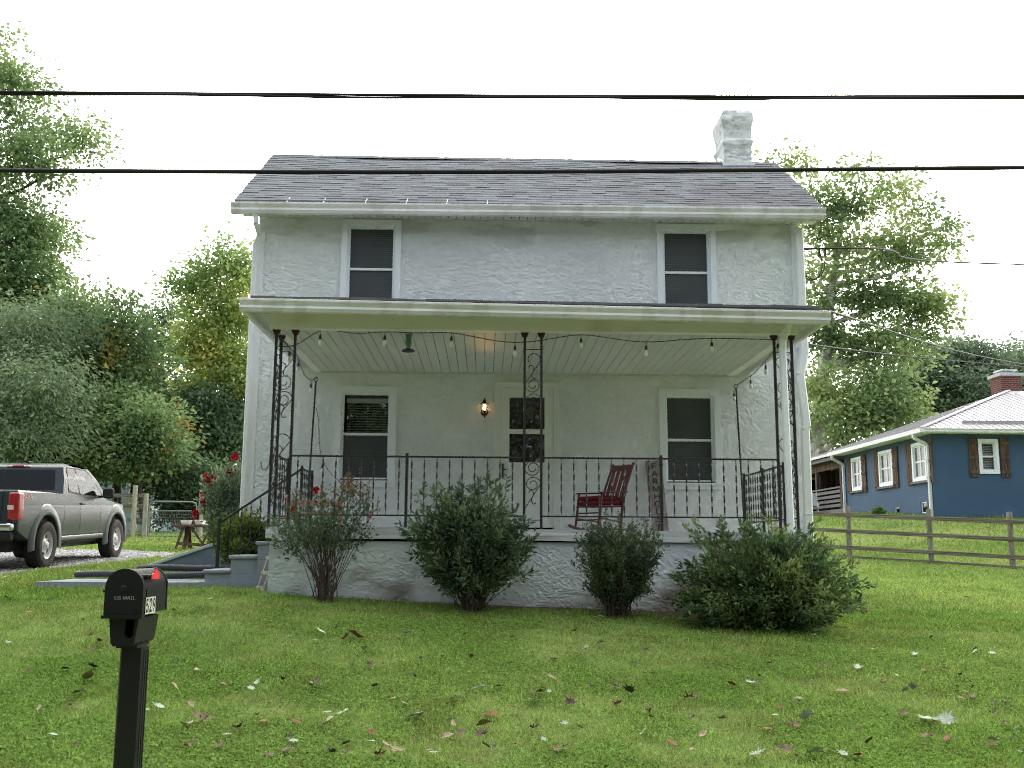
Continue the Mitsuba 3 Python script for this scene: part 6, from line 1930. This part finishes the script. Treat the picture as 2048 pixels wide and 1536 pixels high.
shrub('small_leaved_bush', 'upright small-leaved dark bush in front of the rocking chair', (1235, 1222), 11.95,
      [(1235, 1105, 80, 50, 0), (1200, 1090, 45, 45, 0), (1280, 1090, 45, 45, 0), (1235, 1160, 60, 40, 0)], 420, 0.036, [(0.045, 0.066, 0.040), (0.062, 0.092, 0.050), (0.09, 0.125, 0.06)], 43, per=55, aspect=0.5, group=BG, crad=0.09, tmin=0.4,
      sprigs=[(1160, 1090, 1062, 2), (1185, 1080, 1048, 3), (1210, 1070, 1008, 2), (1238, 1070, 1022, 3), (1265, 1075, 1035, 2), (1290, 1075, 1032, 3), (1308, 1080, 1050, 3), (1325, 1090, 1060, 2), (1225, 1075, 1040, 2)])
shrub('spreading_bush', 'broad rounded bush with a few pink flowers at the right front corner of the porch', (1540, 1240), 11.75,
      [(1470, 1130, 95, 75, 0), (1590, 1130, 100, 80, 0), (1400, 1170, 60, 60, 0), (1655, 1180, 65, 60, 0), (1530, 1085, 80, 40, 0), (1600, 1200, 100, 45, -0.2), (1440, 1210, 90, 35, -0.1), (1620, 1085, 40, 35, 0.2)], 480, 0.070, [(0.04, 0.07, 0.036), (0.065, 0.108, 0.048), (0.10, 0.150, 0.060), (0.16, 0.205, 0.075)], 44, per=52, aspect=0.38, group=BG, crad=0.16, tmin=0.35,
      flowers=[(1549, 1043, 4, (0.5, 0.16, 0.22)), (1518, 1220, 4, (0.5, 0.14, 0.25)), (1732, 1222, 3.5, (0.5, 0.16, 0.25)), (1590, 1090, 4, (0.4, 0.2, 0.22))],
      sprigs=[(1445, 1070, 1032, 3), (1500, 1070, 1030, 3), (1400, 1090, 1060, 2), (1550, 1065, 1045, 3), (1620, 1070, 1050, 3)])
shrub('light_green_shrub', 'yellow-green shrub between the porch steps and the house corner', (490, 1110), 15.45,
      [(480, 1065, 50, 38, 0), (520, 1070, 35, 40, 0), (450, 1060, 30, 35, 0), (500, 1095, 55, 25, -0.1), (490, 1040, 40, 22, 0)], 200, 0.055, [(0.045, 0.075, 0.022), (0.085, 0.13, 0.035), (0.15, 0.19, 0.05)], 45, per=40, aspect=0.55, crad=0.12, tmin=0.4)
shrub('climbing_rose', 'tall rose bush with bright red flowers behind the left corner of the house', (450, 1100), 17.8,
      [(445, 1000, 40, 60, 0), (470, 960, 35, 50, 0), (425, 985, 30, 40, 0), (470, 1030, 40, 50, 0), (490, 930, 22, 40, 0), (420, 1030, 22, 30, 0)], 230, 0.065, [(0.05, 0.075, 0.045), (0.07, 0.10, 0.06), (0.10, 0.13, 0.08)], 46, per=36, aspect=0.5, crad=0.14, tmin=0.4, lift=2.5, fl=1.25,
      flowers=[(471, 917, 7, RED), (413, 957, 7, RED), (422, 957, 7, RED), (459, 942, 6, RED), (470, 940, 8, RED), (462, 948, 6, RED), (464, 962, 5, RED), (485, 966, 6, RED), (406, 987, 6, RED), (426, 972, 5, RED), (406, 1008, 6, RED), (410, 1003, 5, RED), (391, 1025, 5, RED), (393, 1033, 5, RED), (440, 965, 5, RED), (452, 985, 5, RED), (430, 1000, 4, RED), (478, 990, 4, RED), (490, 950, 5, RED), (455, 1000, 4, RED)])
shrub('small_round_shrub', 'small round green shrub at the foot of the blue house wall', (1757, 1032), 33.5, [(1757, 1026, 11, 8, 0)], 90, 0.09, GREEN, 47, per=14, aspect=0.6, crad=0.08)

# ------------------------------------------------------------------ grass, clover, gravel, fallen leaves
import shapely
g = np.random.default_rng(51)
NOGRASS = shapely.union_all([DRIVE.buffer(-0.25), BED.buffer(-0.1), sbox(-2.64, 12.5, 4.0, 16), sbox(HX0, HY, HX1, HYB), sbox(-5.95, 13.75, -2.6, 15.06), sbox(BX, BY, BXR, BYB)])


def scatter(n, x0, x1, y0, y1, power=1.0):
    """n points, denser towards the near side, inside the view's plan wedge."""
    u = g.random(n)
    y = y0 + (y1 - y0) * u ** power
    x = x0 + (x1 - x0) * g.random(n)
    ok = (x > -0.56 * y - 0.4) & (x < 0.60 * y + 0.4) & ~shapely.contains_xy(NOGRASS, x, y)
    return x[ok], y[ok]


def lawn_tone(x, y, n):
    P2 = np.stack([x, y, 0 * x], -1)
    a = meshkit.fbm(P2 * 0.55, 3, 3)
    b = meshkit.fbm(P2 * 2.6, 3, 9)
    t = np.clip((a - 0.32) / 0.36, 0, 1)[:, None]
    c = np.array([0.192, 0.322, 0.068]) * (1 - t) + np.array([0.278, 0.392, 0.105]) * t
    s = np.clip((b - 0.52) / 0.2, 0, 1)[:, None]
    c = c * (1 - 0.4 * s) + np.array([0.21, 0.22, 0.07]) * 0.4 * s
    c = c * (0.5 + 1.0 * g.random((n, 1))) * (0.80 + 0.40 * meshkit.fbm(P2 * 7.0, 2, 14)[:, None])
    dry = g.random(n) < 0.05
    c[dry] = np.array([0.26, 0.22, 0.11]) * (0.7 + 0.6 * g.random((dry.sum(), 1)))
    return c


V_, F_, C_, off = [], [], [], 0
for (n, x0, x1, y0, y1, pw, h, wd) in ((430000, -6.8, 7.4, 6.55, 13.6, 1.05, 0.050, 0.0042), (170000, -9, -2.9, 12.6, 26, 1.2, 0.065, 0.0085), (60000, -17, -3.5, 20, 40, 1.0, 0.085, 0.017), (190000, 3.9, 15.5, 12.0, 27, 1.2, 0.06, 0.0085), (70000, 4, 20, 25, 44, 1.0, 0.075, 0.017)):
    x, y = scatter(n, x0, x1, y0, y1, pw)
    m = len(x)
    tuft = meshkit.fbm(np.stack([x * 3.5, y * 3.5, 0 * x], -1), 3, 4)
    P = np.stack([x, y, gz(x, y) - 0.004], -1)
    D = np.stack([g.normal(0, 0.62, m), g.normal(0, 0.62, m), np.full(m, 0.9)], -1)
    hh = h * (0.5 + 1.1 * tuft) * (0.6 + 0.8 * g.random(m))
    v, f, c = leaves(P, D, hh, wd / h, lawn_tone(x, y, m), g, 0.1, 0.2)
    V_.append(v)
    F_.append(f + off)
    C_.append(c)
    off += len(v)
# clover and other low broad leaves near the camera
x, y = scatter(230000, -5.5, 6.2, 6.55, 11.5, 1.7)
P2 = np.stack([x, y, 0 * x], -1)
keep = meshkit.fbm(P2 * 1.1, 3, 21) + 0.10 * (8.5 - y) / 2 + g.normal(0, 0.05, len(x)) > 0.46
x, y = x[keep], y[keep]
m = len(x)
P = np.stack([x, y, gz(x, y) + 0.012 + 0.03 * g.random(m)], -1)
D = np.stack([g.normal(0, 1, m), g.normal(0, 1, m), g.normal(0.15, 0.35, m)], -1)
v, f, c = leaves(P, D, np.full(m, 0.023), 0.85, (0.45 * lawn_tone(x, y, m) + 0.55 * np.array([0.20, 0.30, 0.07])) * [0.85, 0.93, 0.9], g, 0.1, 0.4)
V_.append(v)
F_.append(f + off)
C_.append(c)
structure('grass', trimesh.Trimesh(np.vstack(V_), np.vstack(F_), process=False), 'blade', kind='stuff', color=np.vstack(C_))
labels['grass'] = {'label': 'short mown grass and clover of the lawn', 'category': 'grass', 'kind': 'stuff'}

# loose stones of the drive
n = 15000
x = g.uniform(-13, -5.6, n)
y = g.uniform(13.4, 24.4, n)
ok = shapely.contains_xy(DRIVE.buffer(0.15), x, y)
x, y = x[ok], y[ok]
n = len(x)
r = g.uniform(0.012, 0.034, n)
base = np.array([[1, 0, 0], [0, 1, 0], [-1, 0, 0], [0, -1, 0], [0, 0, 0.7], [0, 0, -0.5]], float)
bf = np.array([[0, 1, 4], [1, 2, 4], [2, 3, 4], [3, 0, 4], [1, 0, 5], [2, 1, 5], [3, 2, 5], [0, 3, 5]])
v = base[None] * r[:, None, None] * g.uniform(0.6, 1.3, (n, 6, 1))
a = g.uniform(0, 6.28, n)
v = np.stack([v[..., 0] * np.cos(a)[:, None] - v[..., 1] * np.sin(a)[:, None], v[..., 0] * np.sin(a)[:, None] + v[..., 1] * np.cos(a)[:, None], v[..., 2]], -1)
v += np.stack([x, y, gz(x, y) + 0.016], -1)[:, None]
f = (bf[None] + np.arange(n)[:, None, None] * 6).reshape(-1, 3)
c = np.repeat(g.uniform(0.16, 0.52, (n, 1)) * [1, 0.99, 0.97], 6, 0)
structure('gravel', trimesh.Trimesh(v.reshape(-1, 3), f, process=False), 'stone', kind='stuff', color=c)
labels['gravel'] = {'label': 'loose grey stones of the gravel driveway', 'category': 'gravel', 'kind': 'stuff'}


def lobed(seed, curl):
    """a five-lobed leaf with toothed sinuses, about 1 across, curled."""
    q = np.random.default_rng(seed)
    tips = [(-0.02, -0.28), (0.30, -0.10), (0.50, 0.18), (0.33, 0.30), (0.42, 0.58), (0.20, 0.52), (0.0, 0.80), (-0.20, 0.52), (-0.42, 0.58), (-0.33, 0.30), (-0.50, 0.18), (-0.30, -0.10)]
    pts = []
    for i, p in enumerate(tips):
        nxt_ = tips[(i + 1) % len(tips)]
        pts.append(np.array(p) * q.uniform(0.9, 1.12))
        md = (np.array(p) + nxt_) / 2
        pts.append(md * (0.64 if i not in (0, 11) else 0.9) + np.array([0, 0.06]))
    v = np.vstack([[[0, 0.12]], pts])
    n = len(pts)
    f = [[0, i + 1, (i + 1) % n + 1] for i in range(n)]
    return v, f


def blade_leaf(seed):
    q = np.random.default_rng(seed)
    t = np.linspace(0, 1, 7)
    w = 0.30 * np.sin(np.pi * t ** 0.8) + 0.015
    L_ = np.stack([-w, t * 1.1 - 0.4], 1)
    M_ = np.stack([0 * t, t * 1.1 - 0.4], 1)
    R_ = np.stack([w, t * 1.1 - 0.4], 1)
    v = np.vstack([L_, M_, R_])
    f = []
    for a in (0, 7):
        for i in range(6):
            f += [[a + i, a + i + 7, a + i + 8], [a + i, a + i + 8, a + i + 1]]
    return v, f


KIND = {'p': ('pale lobed fallen leaf lying underside up on the front lawn', 'pale fallen leaves', [(0.22, 0.265, 0.20), (0.36, 0.40, 0.32)], True),
        'b': ('curled brown fallen leaf on the front lawn', 'brown fallen leaves', [(0.075, 0.050, 0.032), (0.16, 0.105, 0.070)], True),
        't': ('dry tan fallen leaf on the front lawn', 'tan fallen leaves', [(0.22, 0.17, 0.105), (0.32, 0.26, 0.17)], False),
        'd': ('shrivelled dark fallen leaf on the front lawn', 'dark fallen leaves', [(0.035, 0.035, 0.028), (0.07, 0.06, 0.045)], True),
        'r': ('orange-red fallen leaf on the front lawn', 'orange-red fallen leaves', [(0.11, 0.045, 0.022), (0.20, 0.08, 0.035)], False)}
SPOTS = '''12,1205,d;97,1213,d;419,1208,p;395,1222,b;345,1232,d;58,1236,r;179,1284,b;198,1297,d;181,1316,b;393,1355,t;349,1336,d;174,1371,t,1.7;186,1348,d,1.3;130,1352,d;629,1386,b,1.6;443,1383,b;502,1393,p;513,1381,p;349,1391,t
137,1420,p,1.5;154,1401,d,1.2;77,1434,t;318,1430,p,1.2;398,1454,b,1.7;373,1465,t,1.2;528,1458,r;480,1473,b,1.5;660,1456,t;687,1442,p,1.2;437,1511,b;374,1511,b;574,1518,b,1.2;540,1528,b;588,1500,p;663,1523,d;692,1289,r,1.2
712,1286,r,1.9;729,1312,p,1.3;703,1344,d;741,1344,b;748,1388,d;780,1412,t;830,1450,p,1.7;842,1446,b,1.2;806,1424,t,1.2;905,1411,d,1.2;907,1421,r;994,1388,r;985,1447,r,1.3;968,1467,t,1.5;902,1459,p;961,1488,b,1.2;1069,1416,p,1.6;1076,1399,b,1.4;1033,1433,t,1.1
1141,1423,b,1.2;1105,1371,t;1233,1388,d,1.2;1260,1399,d,1.5;1238,1424,b,1.1;1298,1441,b,1.3;1380,1412,b,1.6;1286,1484,p;1160,1474,p;1124,1518,b,1.7;895,1491,t;743,1484,r;787,1520,t,1.2;772,1508,t;753,1529,b,1.2;867,1523,p;1038,1506,r;1042,1467,p,.8;1344,1505,r
1383,1453,d;1107,1332,r;1163,1322,b;886,1327,t;943,1329,b;1023,1339,b;1204,1298,d;1290,1313,d;1148,1274,d;1305,1361,p;1612,1455,p,1.7;1590,1468,b,1.3;1859,1454,p,2.3;1894,1460,p,1.7;1808,1444,b,1.2;1686,1397,t,1.3;1716,1348,p,1.2;1653,1346,b
1501,1378,p,1.2;1465,1384,r,.9;1590,1424,d;1446,1454,b;1515,1526,p,1.5;1571,1519,b,1.5;1628,1525,p,1.7;1718,1530,r,1.2;1688,1526,p;1739,1503,d;1988,1500,p,1.2;2030,1498,p,1.3;2012,1462,b;2044,1471,r;1988,1441,b;1944,1408,b,1.1;2011,1416,b;1950,1390,d
1811,1398,p;1825,1392,d;1770,1289,p;1751,1310,p;1637,1272,p,1.2;1628,1281,p;1830,1321,p;1794,1325,p;1950,1318,p;1931,1346,p;1935,1202,p,1.2;1912,1386,r;1863,1286,r;1919,1261,d;1949,1310,d;1890,1351,p;1406,1487,t;810,1279,d;1250,1235,t;640,1278,p,1.3;700,1276,p
1190,1220,r,1.4;1198,1222,r,1.3;1184,1224,r,1.1;1206,1226,r,1;1193,1226,r,1;1212,1229,b,1'''
BIG = {(174, 1371): 'large tan fallen leaf in the grass just left of the mailbox post', (137, 1420): 'long pale fallen leaf beside a dark one, left of the foot of the mailbox post',
       (629, 1386): 'large brown fallen leaf in the grass straight below the rose bush', (398, 1454): 'large curled brown fallen leaf right of the foot of the mailbox post',
       (712, 1286): 'large rust-red lobed fallen leaf between the rose bush and the privet bush', (830, 1450): 'big pale lobed leaf touching a brown one, below the left side of the privet bush',
       (985, 1447): 'rust-red pointed leaf in the near lawn straight below the front door', (968, 1467): 'large tan leaf just below the rust-red one under the front door',
       (1069, 1416): 'pale star-shaped leaf near the middle of the lawn beside a dark brown one', (1124, 1518): 'large brown leaf at the bottom edge of the photo below the rocking chair',
       (1859, 1454): 'largest pale lobed leaf of the lawn, near its right end', (1894, 1460): 'pale lobed leaf just right of the largest pale one', (1612, 1455): 'pale deeply lobed leaf below the spreading bush, above a brown one',
       (1628, 1525): 'big pale leaf at the bottom edge of the photo below the spreading bush', (1380, 1412): 'large brown leaf in the lawn below the small-leaved bush'}
spots = [q.split(',') for q in SPOTS.replace('\n', ';').split(';')]
for _ in range(95):
    py = 1225 + 305 * g.random() ** 0.75
    spots.append([g.uniform(0, 2048), py, g.choice(list('pbtdr'), p=[.2, .30, .12, .32, .06]), g.uniform(0.5, 0.9)])
for q in spots:
    px, py, kd = float(q[0]), float(q[1]), q[2]
    size = float(q[3]) if len(q) > 3 else 0.9
    o = ground(px, py)
    if shapely.contains_xy(NOGRASS.buffer(-0.2), o[0], o[1]):
        continue
    lb, grp, cols, lob = KIND[kd]
    zone = next(z_ for e_, z_ in ((200, 'left of the mailbox'), (560, 'right of the mailbox'), (860, 'below the rose bush'), (1120, 'below the privet bush'), (1340, 'below the small-leaved bush'), (1720, 'below the spreading bush'), (9999, 'at its right end')) if px < e_)
    part_ = 'near' if py > 1430 else 'middle' if py > 1320 else 'far'
    lb, grp = lb.replace('on the front lawn', f'on the {part_} lawn {zone}'), f'{grp} on the {part_} lawn {zone}'
    sd = int(g.integers(1000))
    v2, f = lobed(sd, 0) if (lob and g.random() < 0.9) else blade_leaf(sd)
    v2 = np.array(v2)
    S_ = size * 0.096
    curl = g.uniform(0.15, 0.5) if kd in 'pr' else g.uniform(0.5, 1.5)
    x, y = v2[:, 0], v2[:, 1] - 0.15
    z = curl * (x * x * g.uniform(0.4, 1.6) + y * y * g.uniform(-0.4, 0.9)) + 0.12 * (meshkit.noise(np.stack([x * 4, y * 4, x * 0 + sd], -1)) - 0.5)
    v3 = np.stack([x * (1 - 0.2 * curl), y, z], -1) * S_
    M_ = trimesh.transformations.euler_matrix(g.normal(0, 0.30), g.normal(0, 0.30), g.uniform(0, 6.28))[:3, :3]
    v3 = v3 @ M_.T
    v3 += o + [0, 0, 0.060 - v3[:, 2].min() * 0.6]
    c = np.array(cols[0]) * (1 - (t_ := g.random())) + np.array(cols[1]) * t_
    cc = c * (0.75 + 0.5 * g.random((len(v3), 1)))
    big = BIG.get((px, py))
    k = thing('fallen_leaf', big or lb, 'leaf', None if big else grp)
    put(k, trimesh.Trimesh(v3, f, process=False), 'dry_leaf', smooth=True, color=np.clip(cc, 0, 1))
for px, py, L_, rz, lb in ((958, 1385, 0.17, 0.6, 'forked grey twig in the middle of the lawn below the privet bush'), (1197, 1241, 0.13, -0.5, 'short grey twig in the grass below the small-leaved bush'), (1330, 1245, 0.07, 0.2, 'tiny twig in the grass left of the spreading bush')):
    o = ground(px, py) + [0, 0, 0.04]
    d = np.array([math.cos(rz), math.sin(rz), 0.12]) * L_ / 2
    solo('fallen_twig', lb, 'twig', MB().tube([o - d, o + d * 0.2 + [0, .01, .01], o + d], [0.006, 0.008, 0.004], 6), 'fence_post_wood', group='twigs on the front lawn')
